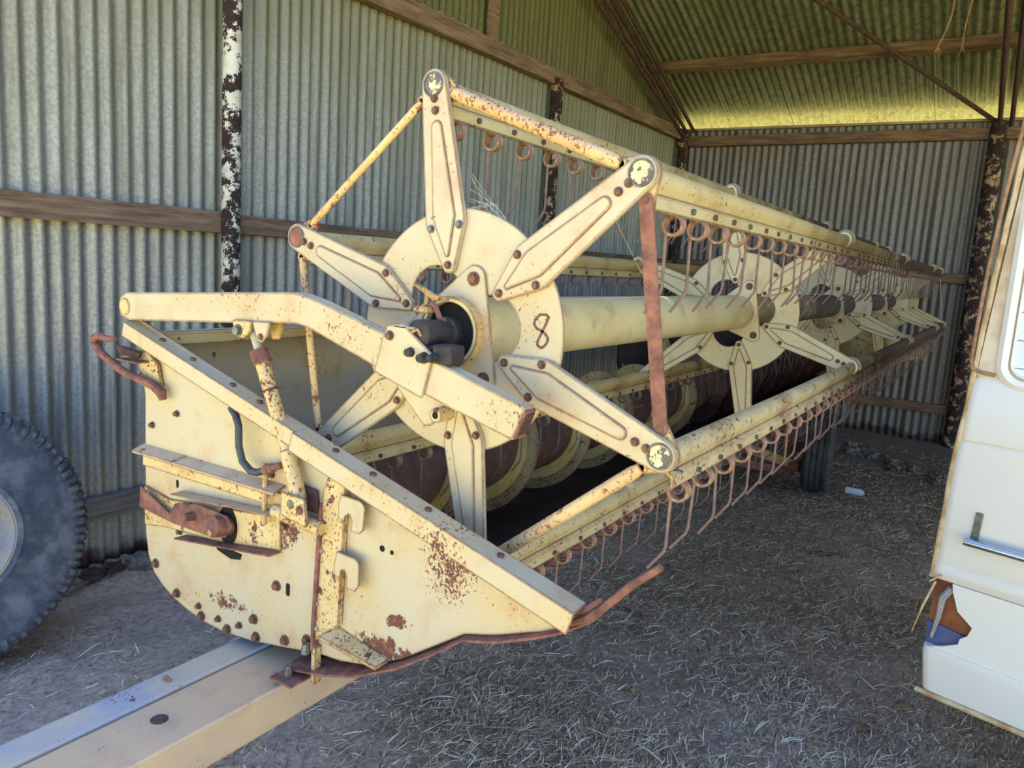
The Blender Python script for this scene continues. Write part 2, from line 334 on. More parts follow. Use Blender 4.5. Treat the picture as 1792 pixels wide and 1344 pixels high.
rodthing('roof_truss', 'steel bar truss following the roof slope along the left gable', [((7.9, yt, 1.80), (4.0, yt, 3.22)), ((7.9, yt, 1.72), (4.0, yt, 2.95)), ((7.9, yt - .1, 1.80), (4.0, yt - .1, 3.22))] + [((7.5 - .5*i, yt, 1.85 + .182*i), (7.25 - .5*i, yt, 1.98 + .18*i)) for i in range(6)] + [((7.25 - .5*i, yt, 1.98 + .18*i), (7.0 - .5*i, yt, 2.03 + .18*i)) for i in range(6)], .02, 'rust_dark', 'roof truss')

# ------------------------------------------------------------------ ground
k = NT('shed_floor_dirt'); n1 = k.noise(2.2, 4, .6); n2 = k.noise(40, 5, .75); n3 = k.noise(160, 3, .7)
c = k.ramp(n2, [(.3, srgb(140, 112, 94)), (.5, srgb(200, 172, 148)), (.7, srgb(234, 210, 186))])
c = k.mix(k.math('MULTIPLY', k.step(n1, .4, .65), .5), c, srgb(156, 138, 122)); c = k.mix(k.step(n3, .66, .72), c, srgb(220, 212, 204))
sx = k.n('ShaderNodeSeparateXYZ'); k.t.links.new(k.tc.outputs['Object'], sx.inputs[0])
c = k.mix(k.math('MULTIPLY', k.step(k.math('MULTIPLY_ADD', n1, 2.0, sx.outputs[0]), 4.2, 6.8), .75), c, srgb(84, 68, 58))   # light falloff painted in as a darker tone towards the back
k.base(c); k.rough(.95); k.bump(k.math('MULTIPLY_ADD', n3, .4, n2), .5, .012); M['dirt'] = k.m
def hgt(x, y):
    h = noise.noise(Vector((x*.9, y*.9, 0)))*.03 + noise.noise(Vector((x*4, y*4, 3)))*.012 + noise.noise(Vector((x*13, y*13, 5)))*.006
    e = max(0, 1 - (YL - y)/.25); b = max(0, 1 - (XB - x)/.5); return h*.9 - .012 + .05*max(e, b) - .02
def grid(x0, x1, y0, y1, st, z=hgt):
    nx, ny = int((x1-x0)/st) + 1, int((y1-y0)/st) + 1
    mb = MB(); mb.v = [(x0 + i*st, y0 + j*st, FL + z(x0 + i*st, y0 + j*st)) for i in range(nx) for j in range(ny)]
    mb.f = [(i*ny + j, i*ny + j + 1, (i+1)*ny + j + 1, (i+1)*ny + j) for i in range(nx-1) for j in range(ny-1)]; return mb
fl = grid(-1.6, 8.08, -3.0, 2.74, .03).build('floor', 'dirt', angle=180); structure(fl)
k = NT('sunlit_grass'); n1 = k.noise(1.5, 5, .7); n2 = k.noise(25, 4, .7)
k.base(k.mix(k.step(n1, .35, .65), k.mix(n2, srgb(152, 156, 62), srgb(204, 190, 104)), srgb(214, 194, 124))); k.rough(1); M['grass'] = k.m
o_ = MB().add([(-60, -60, FL - .06), (60, -60, FL - .06), (60, 60, FL - .06), (-60, 60, FL - .06)], [(0, 1, 2, 3)]).build('ground_outside', 'grass'); structure(o_)

# straw and leaf litter: uncountable
def straw(name, label, count, xr, yr, lw, dens, cols, rs):
    rnd = random.Random(rs); v, f, mi = [], [], []; n = 0
    while n < count:
        x = xr[0] + (xr[1]-xr[0])*rnd.random()**1.9; y = rnd.uniform(*yr)
        if rnd.random() > dens(x, y): continue
        n += 1; a = rnd.gauss(-.3, .75); flake = rnd.random() < .18
        L, w = (rnd.uniform(.008, .024), rnd.uniform(.0015, .0035)) if flake else (rnd.uniform(*lw)*rnd.uniform(.4, 1.5), rnd.uniform(.0007, .0019))
        d = Vector((math.cos(a), math.sin(a), rnd.gauss(0, .16)))
        p = Vector((x, y, FL + hgt(x, y) + rnd.uniform(.001, .012))); s_ = Vector((-d.y, d.x, rnd.uniform(-.7, .7)))*w; m_ = p + d*L*.5 + Vector((0, 0, rnd.uniform(0, .008))) + Vector((-d.y, d.x, 0))*rnd.gauss(0, .004)
        b = len(v); v += [p - s_, p + s_, m_ + s_, m_ - s_, p + d*L + s_*.3, p + d*L - s_*.3]; f += [(b, b+1, b+2, b+3), (b+3, b+2, b+4, b+5)]
        q = rnd.choice((1, 2)) if flake else rnd.choices(range(len(cols)), weights=[c_[1] for c_ in cols])[0]; mi += [q, q]
    me = bpy.data.meshes.new(name); me.from_pydata(v, [], f)
    for i, (c_, w_) in enumerate(cols): me.materials.append(plain('straw_%s' % 'abcdef'[i], c_, .85))
    me.polygons.foreach_set('material_index', mi)
    o = bpy.data.objects.new(name, me); COL.objects.link(o); o.location = (0, 0, H); tag(o, label, 'straw', None, 'stuff'); return o
def dens(x, y):
    n_ = .5 + .5*noise.noise(Vector((x*1.6, y*1.6, 9)))
    right = (1 if x < 4 else max(.25, 1 - (x - 4)*.3))*min(1, max(.05, (1.25 - y + .25*x)/1.0)); return max(0, min(1, right*(n_*1.6 - .15)))
straw('straw_litter', 'dry grey straw and chaff scattered over the dirt floor', 150000, (-.3, 7.6), (-2.6, 2.3), (.02, .085), dens,
      [(srgb(228, 208, 170), 3), (srgb(196, 168, 134), 3), (srgb(124, 100, 82), 2.5), (srgb(248, 236, 206), 1.2), (srgb(150, 160, 112), .5)], 3)

# ------------------------------------------------------------------ the harvester header
HD = thing('harvester_header', 'long cream yellow harvester header with a six-armed tine reel, rusty and parked in the shed', 'harvester header', (3.4, .3, -.84))
R_, TH0 = .5, math.radians(-9.44)
DIR = [(-math.sin(TH0 + k*PI/3), math.cos(TH0 + k*PI/3)) for k in range(6)]     # (y, z) unit directions of the six arms
TIP = [(R_*a, R_*b) for a, b in DIR]
def rt(k, r, t):                                      # radial / tangential coordinates of arm k in the Y-Z plane
    dy, dz = DIR[k]; return (dy*r - dz*t, dz*r + dy*t)
def rt2(k, r, t): dy, dz = DIR[k]; return (dy*r - dz*t, dz*r + dy*t)
SP = [0, 2.0, 4.02, 6.15, 7.05]
# disc with three lobed openings
FA = [math.radians(a) for a in (19.5, 139.5, 259.5)]
def pol(a, r): return (-r*math.sin(a), r*math.cos(a))
def inner(a):
    r = .073
    for c in FA:
        d = (a - c - PI/3 + PI) % (2*PI) - PI
        s_ = .066**2 - (.088*math.sin(d))**2
        if s_ > 0 and abs(d) < PI/2: r = max(r, .088*math.cos(d) + math.sqrt(s_))
    return r
def disc_mb(x0, x1):
    N = 144; L = []
    for x, rr in ((x0, 0), (x0, 1), (x1, 1), (x1, 0), (x0, 0)):
        L.append([(x, *pol(2*PI*i/N, .252 if rr else inner(2*PI*i/N))) for i in range(N)])
    return MB().rings(L)
def arm_poly(k, grow=0.0):
    g = grow; pts = []
    for i in range(11):
        a = -PI/2 + PI*i/10; pts.append(rt(k, .5 + (.031 + g)*math.cos(a), (.031 + g)*math.sin(a)))
    pts += [rt(k, .228, .050 + g), rt(k, .214, .047 + g)]
    for i in range(5):
        a = PI*.3 + PI*.4*i/4; pts.append(rt(k, .140 - (.020 + g)*math.sin(a), (.020 + g)*math.cos(a)))
    pts += [rt(k, .214, -.047 - g), rt(k, .228, -.050 - g)]
    return pts
def emb_poly(k):
    pts = [rt(k, .415 + .013*math.cos(a), .013*math.sin(a)) for a in (-PI/2 + PI*i/8 for i in range(9))]
    pts += [rt(k, .235, .028), rt(k, .155, .004), rt(k, .155, -.004), rt(k, .235, -.028)]
    return pts
def spider(x, si):
    far = si >= 2; CM = 'cream_warm' if si else 'cream'
    d = disc_mb(x - .004, x).build('reel_spider', CM, HD, bevel=.0012)
    tri = MB().prism(hull([(*pol(a, .118), .028) for a in FA]), x - .010, x - .0045).build('hub_flange', CM, d, bevel=.0015)
    for a in FA: MB().hexbolt(x - .010, *pol(a, .118), r=.011, h=.008).build('flange_bolt', 'bolt', d)
    for k_ in range(6):
        m = MB().prism(arm_poly(k_), x - .016, x - .0045)
        # rolled lip round the arm and pressed kite
        m.prism(emb_poly(k_), x - .0195, x - .0155)
        a_ = m.build('reel_arm', CM, d, bevel=.0022)
        if si and (not far or k_ in (1, 2, 3)):
            for r, t in ((.215, .036), (.215, -.036), (.137, 0), (.448, 0), (.472, 0)):
                MB().hexbolt(x - .016, *rt(k_, r, t), r=.0065, h=.005).build('arm_bolt', 'bolt', d)
        if si == 0:
            for r, t in ((.215, .036), (.215, -.036), (.137, 0), (.448, 0), (.472, 0)):
                MB().hexbolt(x - .016, *rt(k_, r, t), r=.0066, h=.0055).build('arm_bolt', 'bolt_grey' if (k_ == 0 and t) else 'bolt', d)
        y, z = TIP[k_]
        MB().cyl((x - .018, y, z), (x + .02, y, z), .021, 24).build('pivot_pin', 'pin' if k_ != 5 else 'rust', d, bevel=.001)
        if si in (0,):
            MB().tube([(x - .0175, y + .023*math.cos(a), z + .023*math.sin(a)) for a in (2*PI*i/24 for i in range(24))], .0022, 6, closed=True).build('pin_seal', 'bolt_grey', d)
        if si in (1, 2, 3):      # bearing strap curling over the tine bar
            MB().tube([(x + .005, y + .034*math.cos(a), z + .034*math.sin(a)) for a in (PI*(-.1 + 1.2*i/12) for i in range(13))], .006, 6).build('bearing_strap', 'cream', d)
    return d
spiders = [spider(x, i) for i, x in enumerate(SP)]
E8 = [(-0.216, 0.05), (-0.209, 0.054), (-0.196, 0.053), (-0.186, 0.043), (-0.184, 0.033), (-0.191, 0.025), (-0.202, 0.022), (-0.212, 0.016), (-0.218, 0.007), (-0.213, -0.004), (-0.205, -0.011), (-0.195, -0.008), (-0.194, 0.0), (-0.201, 0.015), (-0.21, 0.035)]
m = MB(); n = len(E8); wd = .0026                       # the hand-painted 8, a flat painted line
for i in range(n):
    a, b = Vector((0, *E8[i])), Vector((0, *E8[(i+1) % n])); d = (b-a).normalized(); s_ = Vector((0, -d.z, d.y))*wd
    m.prism([( (a-s_).y, (a-s_).z), ((b-s_).y, (b-s_).z), ((b+s_+d*.001).y, (b+s_+d*.001).z), ((a+s_).y, (a+s_).z)], -.0048, -.0042)
m.build('painted_number', 'paint8', spiders[0])['label'] = 'brown hand-painted figure 8 on the near disc'

# centre tube: open near end, runs the whole length
def pipe(x0, x1, ro, ri, seg=48):
    L = [[(x, r*math.cos(2*PI*i/seg), r*math.sin(2*PI*i/seg)) for i in range(seg)] for x, r in ((x1, ri), (x0 + .03, ri), (x0, ri), (x0, ro), (x1, ro))]
    return MB().rings(L)
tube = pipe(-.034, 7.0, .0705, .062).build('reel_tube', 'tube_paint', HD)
MB().cyl((-.020, 0, 0), (-.012, 0, 0), .0615, 32).build('tube_mouth_shade', 'black', tube)  # black disc standing in for the shade inside the tube mouth
m = pipe(-.036, -.010, .0735, .0705).build('end_collar', 'yellow_worn', tube)
# greasy hydraulic drive motor in the tube mouth
mot = MB().tube([(-.135, 0, 0), (-.131, 0, 0), (-.10, 0, 0), (-.098, 0, 0), (-.05, 0, 0), (-.048, 0, 0), (.02, 0, 0)], [.022, .029, .0295, .027, .0275, .033, .034], 24).build('drive_motor', 'grease', HD, bevel=.001)
MB().box(-.138, -.09, -.086, -.040, -.052, -.014).build('motor_port_block', 'grease', mot, bevel=.006)
MB().box(-.13, -.06, -.045, .0, -.042, -.018).build('motor_port_block', 'grease', mot, bevel=.006)
for x, y, z, r in ((-.138, .008, -.035, .011), (-.142, -.026, -.042, .012), (-.142, -.049, -.040, .010)):
    MB().tube([(x - .016, y, z), (x, y, z), (x + .02, y - .004, z + .004)], [r*.7, r, r*.9], 8).build('port_fitting', 'grease', mot)
MB().tube([(-.138, .01, .004), (-.1365, -.004, .010), (-.1365, -.012, -.002)], .003, 6).build('bare_metal_patch', 'rust_orange', mot)
# little latch over the motor
lt = MB().tube([(-.06, .072, .092), (-.062, .045, .083), (-.062, .018, .070), (-.06, -.016, .068)], [.003, .006, .007, .003], 8).build('motor_latch', 'yellow_worn', HD)
MB().tube([(-.062, .036, .080), (-.062, .038, .055), (-.062, .052, .046)], .005, 8).build('latch_pin', 'yellow_worn', lt)
MB().box(-.075, -.05, .022, .062, .036, .050).build('latch_block', 'yellow_worn', lt, bevel=.003)
MB().tube([(-.06, .03 - .04*i/6, .05 - .02*i/6 + .01*math.sin(i)) for i in range(7)], .006, 6).build('hub_debris', 'rust', lt)

# crank plates and connecting rods between neighbouring tine bars
def unit(a, b):
    d = Vector((b[0]-a[0], b[1]-a[1])); return d/d.length
for k_ in range(6):
    n_, p_ = (k_+1) % 6, (k_-1) % 6; t = TIP[k_]; e1, e2 = unit(t, TIP[n_]), unit(t, TIP[p_])
    ears = [(t[0] + e.x*.047, t[1] + e.y*.047, .014) for e in (e1, e2)]
    cp = MB().prism(hull([(t[0], t[1], .032)] + ears), .001, .007).build('crank_plate', 'cream_rusty', HD, bevel=.0015)
    for e in ears: MB().hexbolt(.000, e[0], e[1], r=.0075, h=.006).build('rod_bolt', 'bolt', cp)
    q = TIP[n_]; a = (t[0] + e1.x*.047, t[1] + e1.y*.047); b = (q[0] - e1.x*.047, q[1] - e1.y*.047)
    m = MB()
    if k_ == 1:
        m.prism(hull([(a[0], a[1], .0135), (b[0], b[1], .0135)]), -.006, -.001)
        m.build('connecting_rod', 'rust', HD, bevel=.001)['label'] = 'flat fully rusted connecting rod'
    else:
        r = .0135 if k_ in (0, 2) else .0085
        aa = (a[0] + e1.x*.02, a[1] + e1.y*.02); bb = (b[0] - e1.x*.02, b[1] - e1.y*.02)
        m.tube([(-.004, *a), (-.004, *aa), (-.004, *bb), (-.004, *b)], [r*.75, r, r, r*.75], 14)
        for c_ in (a, b): m.prism(hull([(c_[0], c_[1], .0115)]), -.008, .0005)
        m.build('connecting_rod', 'rod', HD)
for k_ in range(6):                                    # the same linkage at the far end
    n_ = (k_+1) % 6; t, q = TIP[k_], TIP[n_]
    MB().bar((7.09, *t), (7.09, *q), .010, .016, up=(1, 0, 0)).build('connecting_rod', 'cream', HD)
    MB().prism(hull([(t[0], t[1], .034), (t[0]*.93, t[1]*.93, .02)]), 7.07, 7.08).build('crank_plate', 'cream', HD)

# tine bars with spring tines
PROF = [(.022*math.cos(a), -.006 + .022*math.sin(a)) for a in (math.radians(-40 + 255*i/16) for i in range(17))] + \
       [(-.010, -.032), (-.021, -.037), (-.0225, -.040), (-.0225, -.061), (-.017, -.064), (-.0165, -.043), (-.004, -.034), (.008, -.026)]
def tine_pts(turns, seg):
    P_ = []; r = .0185; n = int(turns*seg)
    for i in range(n + 1):
        a = math.radians(55) - 2*PI*i/seg*1.0; P_.append((-.010 + .0072*i/seg, r*math.cos(a), r*math.sin(a)))
    P_ = [(-.010, .010, .030), (-.010, .016, .024)] + P_
    x = P_[-1][0]; P_ += [(x, .0190, -.010), (x, .0180, -.118), (x, .0205, -.130), (x, .050, -.172)]
    return P_
def tine_mb(seg=12, side=6, turns=3.15):
    m_ = MB(); P_ = tine_pts(turns, seg)
    return m_.tube(P_, .0033, side)
tp = tine_pts(3.0, 14); 
coil_m = tine_mb(14, 7).mesh('tine', 'coil'); leg_m = None
# coil and leg share one mesh; the leg is darker steel
coil_m.materials.append(M['tine']); 
for p in coil_m.polygons: p.material_index = 1 if p.center.z < -.021 else 0
low = tine_mb(9, 4)
off = {0: .188 - .135, 1: .132, 2: .075, 3: .10, 4: .12, 5: .16}
own = {0: 14, 1: 34, 2: 34, 3: 10, 4: 3, 5: 5}
rest = MB(); first = None; bolts_rest = MB()
for k_ in range(6):
    ty, tz = TIP[k_]
    bm_ = MB(); xs = [.010] + [i*.5 for i in range(1, 14)] + [7.03]
    bm_.rings([[(x, ty + y + .0015*math.sin(x*3 + k_), tz + z) for y, z in PROF] for x in xs], caps=True)
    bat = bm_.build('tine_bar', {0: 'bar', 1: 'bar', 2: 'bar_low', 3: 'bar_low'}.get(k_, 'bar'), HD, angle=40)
    ox, oy, oz = bat['_org']
    i = 0; x = off[k_]
    while x < 6.98:
        if not any(abs(x - s_) < .03 for s_ in SP[1:]):
            px, py, pz = x + random.uniform(-.006, .006), ty - .012, tz - .080
            rot = Matrix.Rotation(random.gauss(0, .03), 4, 'X') @ Matrix.Rotation(random.gauss(0, .02), 4, 'Y')
            if i < own[k_]:
                o = bpy.data.objects.new('spring_tine', coil_m) if first is None else first.copy(); first = first or o
                COL.objects.link(o); o.parent = bat; o.location = (px - ox, py - oy, pz - oz); o.rotation_euler = rot.to_euler()
            else:
                T_ = Matrix.Translation((px, py, pz)) @ rot; nn = len(rest.v)
                rest.v += [tuple(T_ @ Vector(v)) for v in low.v]; rest.f += [tuple(q + nn for q in f) for f in low.f]
            if i % 1 == 0:
                b_ = MB().tube([(px + .066, ty - .022, tz - .049), (px + .066, ty - .029, tz - .049)], .0062, 6)
                if i < 8 and k_ in (0, 1, 2, 3): b_.build('bar_bolt', 'bolt_grey' if i % 3 == 0 else 'bolt', bat)
                else: bolts_rest.add(b_.v, b_.f)
        i += 1; x += .135
rest.build('spring_tines', 'tine', HD)['kind'] = 'stuff'
bolts_rest.build('bar_bolts', 'bolt', HD)['kind'] = 'stuff'

# lift arm over the side panel
AR = [(0.964, 0.010), (0.988, -0.004), (0.997, -0.027), (0.988, -0.052), (0.95, -0.061), (0.536, -0.029), (0.416, -0.018), (0.337, -0.012), (0.304, -0.015), (0.103, -0.077),
      (-.021, -.114), (-0.231, -0.170), (-0.255, -0.105), (-0.046, -0.046), (0.082, -0.006), (0.263, 0.042), (0.317, 0.053), (0.361, 0.055)]
arm = MB().prism(AR, -.135, -.100).build('lift_arm', 'cream', HD, bevel=.003)
MB().cyl((-.139, .966, -.027), (-.09, .966, -.027), .022, 24).build('pivot_tube', 'yellow_worn', arm, bevel=.002)
hollow = MB()
hollow.prism([(-.2335, -.164), (-.2535, -.110), (-.2575, -.112), (-.2375, -.166)], -.1345, -.1005).build('open_end', 'rust', arm)
MB().prism([(-.2375, -.158), (-.2535, -.117), (-.2582, -.119), (-.2425, -.160)], -.130, -.105).build('open_end', 'rust_dark', arm)
bp = MB().prism([(0.07, 0.012), (0.030, 0.018), (0.018, 0.009), (-0.051, -0.038), (-0.043, -0.05), (-0.027, -0.114), (-0.021, -0.122), (0.101, -0.085), (0.083, -0.015)], -.141, -.135).build('bearing_bracket', 'cream', arm, bevel=.002)
MB().box(-.141, -.06, -.0, .055, .008, .014).build('bracket_cap', 'cream', arm, bevel=.002)
MB().hexbolt(-.141, .062, -.008, r=.0075).build('bracket_bolt', 'bolt', arm)
MB().prism([(0.082, -0.085), (0.062, -0.117), (-0.009, -0.183), (-0.026, -0.179), (-0.07, -0.143), (-0.068, -0.120), (0.014, -0.095)], -.112, -.104).build('hanger_plate', 'cream', arm, bevel=.002)
bu = MB().cyl((-.140, -.058, -.150), (-.095, -.058, -.150), .015, 20).build('bushing', 'yellow_worn', arm, bevel=.002)
MB().cyl((-.1405, -.058, -.150), (-.139, -.058, -.150), .007, 14).build('bushing_bore', 'black', arm)
MB().prism([(0.531, -0.020), (0.464, -0.017), (0.469, -0.041), (0.49, -0.060), (0.509, -0.060), (0.527, -0.043)], -.145, -.139).build('clevis_lug', 'cream_rusty', arm, bevel=.002)
MB().prism([(0.467, -0.018), (0.408, -0.014), (0.416, -0.044), (0.436, -0.064), (0.448, -0.061)], -.143, -.136).build('clevis_lug', 'cream', arm, bevel=.002)
MB().prism([(0.451, -0.020), (0.401, -0.018), (0.415, -0.055), (0.438, -0.058)], -.112, -.104).build('clevis_lug', 'yellow_worn', arm, bevel=.002)
MB().hexbolt(-.145, .510, -.043, r=.011, h=.008).build('clevis_bolt', 'bolt_grey', arm)
MB().hexbolt(-.143, .436, -.050, r=.006, h=.003).build('clevis_bolt', 'bolt', arm)
# lift cylinder passing through the top rail
c0, c1, c2, c3 = Vector((-.122, .487, -.045)), Vector((-.122, .468, -.085)), Vector((-.122, .372, -.285)), Vector((-.130, .318, -.405))
cyl = MB().tube([c1, c1 + (c2-c1)*.14, c1 + (c2-c1)*.15, c2, c2 + (c3-c2)*.12, c2 + (c3-c2)*.13, c3], [.0195, .0195, .0165, .0165, .0165, .0180, .0185], 20).build('lift_cylinder', 'cream_rusty', HD)
MB().cyl(c0, c1 + (c1-c0)*.1, .0095, 14).build('cylinder_rod', 'trailer_grey', cyl)
MB().tube([c1 + (c2-c1)*t for t in (-.005, .0, .14, .145)], [.016, .0205, .0205, .017], 20).build('gland_nut', 'rust', cyl)
MB().tube([c1 + (c2-c1)*t for t in (.42, .44)], .0172, 20).build('cylinder_seam', 'rust_dark', cyl)
MB().tube([(-.118, .566, -.235), (-.126, .540, -.247), (-.130, .524, -.270), (-.130, .523, -.318), (-.13, .510, -.352), (-.13, .480, -.370), (-.13, .455, -.368), (-.13, .430, -.357)], .0088, 12).build('hydraulic_hose', 'hose', HD)
MB().tube([(-.13, .432, -.358), (-.13, .405, -.347), (-.13, .404, -.346), (-.13, .378, -.336)], [.0115, .0115, .008, .008], 8).build('hose_fitting', 'rust', cyl)

# ---- end panel with its folded top rail
PAN = [(.972, -.055), (.955, -.16), (.938, -.26), (.941, -.638), (.930, -.70), (.905, -.745), (.866, -.773), (.815, -.795), (.755, -.812), (.69, -.822), (.62, -.825), (.507, -.815), (.40, -.795), (.275, -.770),
       (.208, -.765), (.13, -.748), (.031, -.700), (-.045, -.648), (-.127, -.592), (-.20, -.570), (-.303, -.530), (-.362, -.500), (-.398, -.470), (-.34, -.440)]
RA, RB = Vector((.970, -.066)), Vector((-.388, -.452))      # top line of the rail
rd = (RB - RA).normalized(); rn = Vector((rd.y, -rd.x)) if rd.x < 0 else Vector((-rd.y, rd.x))
if rn.y < 0: rn = -rn
def panel(x, name, mat):
    # opening slots are recessed black pieces set into the sheet
    return MB().prism(PAN, x, x + .004).build(name, mat, HD, bevel=.001)
pn = panel(-.100, 'end_panel', 'cream_panel')
def rail(t0, t1, lip, name, wid=.038, mat='cream_panel', xo=0, gap=None):
    a, b = RA + (RB-RA)*t0, RA + (RB-RA)*t1; m_ = MB()
    def P3(t, x, dn): p = RA + (RB-RA)*t - rn*dn; return (x, p.x, p.y)
    x0, x1 = -.100 - wid + xo, -.096
    L = []
    for t in (t0, t1): L.append([P3(t, x1, -.004), P3(t, x0, 0), P3(t, x0, lip), P3(t, x0 + .004, lip), P3(t, x0 + .004, .004), P3(t, x1, .000)])
    m_.rings(L, caps=True); return m_.build(name, mat, pn, bevel=.0015)
rail(0, .475, .040, 'top_rail', mat='cream_panel'); rail(.472, 1.0, .046, 'top_rail', wid=.044, xo=-.001)
def rbox(t0, t1, x0, x1, d0, d1, name, mat):
    pts = [RA + (RB-RA)*t0 - rn*d0, RA + (RB-RA)*t1 - rn*d0, RA + (RB-RA)*t1 - rn*d1, RA + (RB-RA)*t0 - rn*d1]
    return MB().prism([(p.x, p.y) for p in pts], x0, x1).build(name, mat, pn, bevel=.001)
for t in (.10, .19, .30, .37, .55, .63, .74, .87):
    p = RA + (RB-RA)*t + rn*.001; MB().tube([(-.118, p.x, p.y - .001), (-.118, p.x + rn.x*.006, p.y + rn.y*.006)], .0075, 8).build('rail_bolt', 'bolt', pn)
def plate(name, poly, x0, x1, mat='cream_panel', bevel=.0015, par=None): return MB().prism(poly, x0, x1).build(name, mat, par or pn, bevel=bevel)
# vertical channel between the rear and front sheets
plate('stiffening_channel', [(0.246, -0.335), (0.195, -0.345), (0.195, -0.419), (0.203, -0.674), (0.278, -0.735), (0.278, -0.681), (0.267, -0.44), (0.261, -0.369)], -.114, -.100, 'cream_rusty', .003)
plate('channel_lip', [(.262, -.40), (.268, -.44), (.281, -.70), (.281, -.755), (.274, -.755), (.272, -.70), (.258, -.44)], -.122, -.104, 'rust', .001)
HK1 = [(0.196, -0.366), (0.142, -0.368), (0.131, -0.374), (0.127, -0.383), (0.13, -0.431), (0.141, -0.442), (0.164, -0.441), (0.163, -0.415), (0.171, -0.404), (0.182, -0.411), (0.186, -0.424), (0.203, -0.420), (0.203, -0.384)]
HK2 = [(0.204, -0.496), (0.149, -0.499), (0.138, -0.507), (0.137, -0.557), (0.148, -0.573), (0.173, -0.573), (0.172, -0.546), (0.180, -0.532), (0.190, -0.537), (0.193, -0.556), (0.210, -0.552), (0.212, -0.53)]
for hk in (HK1, HK2): plate('hook_plate', hk, -.125, -.120, 'cream_panel', .0008); plate('hook_weld', [(.205, min(p[1] for p in hk) + .01), (.196, min(p[1] for p in hk) + .01), (.196, max(p[1] for p in hk) - .01), (.205, max(p[1] for p in hk) - .01)], -.122, -.112, 'rod', .002)
# long ledge, gauge plate, stub axle
sh = MB(); L = []
for y, zt in ((.945, -.398), (.395, -.398)): L.append([(-.096, y, zt + .008), (-.135, y, zt - .006), (-.135, y, zt - .014), (-.131, y, zt - .014), (-.131, y, zt - .009), (-.096, y, zt + .003)])
sh.rings(L, caps=True).build('side_ledge', 'dusty', pn, bevel=.001)
plate('ledge_backing', [(.940, -.418), (.392, -.412), (.392, -.450), (.60, -.450), (.940, -.450)], -.108, -.100, 'cream_rusty')
plate('gauge_plate', [(0.935, -0.505), (0.828, -0.520), (0.646, -0.500), (0.404, -0.470), (0.402, -0.552), (0.646, -0.588), (0.836, -0.600), (0.935, -0.615)], -.107, -.101, 'cream_rusty')
MB().bar((-.118, .78, -.490), (-.122, .402, -.458), .036, .004).build('gauge_flange', 'dusty', pn, bevel=.001)
MB().bar((-.118, .765, -.605), (-.122, .403, -.556), .036, .004).build('gauge_flange', 'rust', pn, bevel=.001)
sa = plate('stub_arm', [(.925, -.500), (.90, -.512), (0.800, -0.548), (0.775, -0.515), (0.681, -0.497), (0.572, -0.503), (0.552, -0.525), (0.578, -0.559), (0.625, -0.570), (0.775, -0.572), (.93, -.560)], -.126, -.120, 'rust', .003)
MB().tube([(-.150, .598, -.528), (-.146, .597, -.530), (-.098, .590, -.535)], [.021, .026, .026], 24).build('stub_shaft', 'rust', pn, bevel=.002)
MB().tube([(-.103, .590 + .034*math.cos(a), -.535 + .046*math.sin(a)) for a in (2*PI*i/24 for i in range(24))], .002, 5, closed=True).build('stub_hole_rim', 'rust', pn)
plate('stub_hole', [(.590 + .036*math.cos(a), -.535 + .050*math.sin(a)) for a in (2*PI*i/24 for i in range(24))], -.1078, -.1068, 'black', 0)
MB().tube([(-.152, .700, -.528), (-.124, .700, -.532)], [.010, .013], 8).build('stub_bolt', 'rust', pn)
MB().tube([(-.146, .590, -.540), (-.160, .590, -.540)], .008, 8).build('stub_bolt', 'rust_orange', pn)
plate('slot_opening', [(.655, -.596), (.545, -.600), (.55, -.615), (.585, -.622), (.635, -.612)], -.1015, -.0995, 'black', 0)
MB().tube([(-.130, .397, -.446), (-.128, .330, -.452), (-.122, .252, -.458)], .0165, 14).build('cross_pipe', 'cream_rusty', pn)
MB().tube([(-.122, .440, -.345), (-.122, .441, -.492)], .0065, 8).build('upright_pin', 'rod', pn)
plate('cylinder_foot', [(0.350, -0.385), (0.275, -0.388), (0.268, -0.440), (0.272, -0.452), (0.350, -0.440)], -.155, -.148, 'cream_rusty', .002)
plate('cylinder_foot', [(0.352, -0.375), (0.285, -0.38), (0.278, -0.432), (0.352, -0.432)], -.112, -.104, 'rust_dark', .002)
MB().cyl((-.158, .318, -.408), (-.10, .318, -.408), .010, 12).build('foot_pin', 'bolt_grey', pn, bevel=.002)
MB().hexbolt(-.155, .288, -.415, r=.008, h=.003).build('foot_bolt', 'rust', pn)
plate('dark_gap', [(.268, -.37), (.232, -.375), (.232, -.452), (.262, -.452)], -.1016, -.0995, 'rust_dark', 0)
# bolts of the panel
BO = [(0.895, -0.717), (0.803, -0.776), (0.711, -0.784), (0.700, -0.808), (0.632, -0.795), (0.597, -0.812), (0.551, -0.787), (0.498, -0.754), (0.489, -0.798), (0.387, -0.773), (0.419, -0.645), (0.393, -0.492), (0.314, -0.748), (0.463, -0.499), (0.789, -0.601), (0.441, -0.376), (.905, -.335), (.80, -.288)]
for i, (y, z) in enumerate(BO): MB().hexbolt(-.100, y, z, r=.010 if i in (0, 1, 3, 5, 8, 9, 10, 12, 7) else .007, h=.008).build('panel_bolt', 'bolt', pn)
for y, z in ((.262, -.512), (.272, -.640), (.270, -.70)): MB().tube([(-.114, y, z), (-.119, y, z)], [.008, .005], 10).build('channel_rivet', 'trailer_grey', pn)
for y, z, r, s_ in ((.800, -.474, .005, .011), (.381, -.644, .0065, .016), (.096, -.469, .007, .007), (.069, -.471, .005, .005), (.655, -.118, .006, .005)):
    plate('panel_slot', hull([(y, z - s_ + r, r), (y, z + s_ - r, r)]), -.1008, -.0995, 'black', 0)
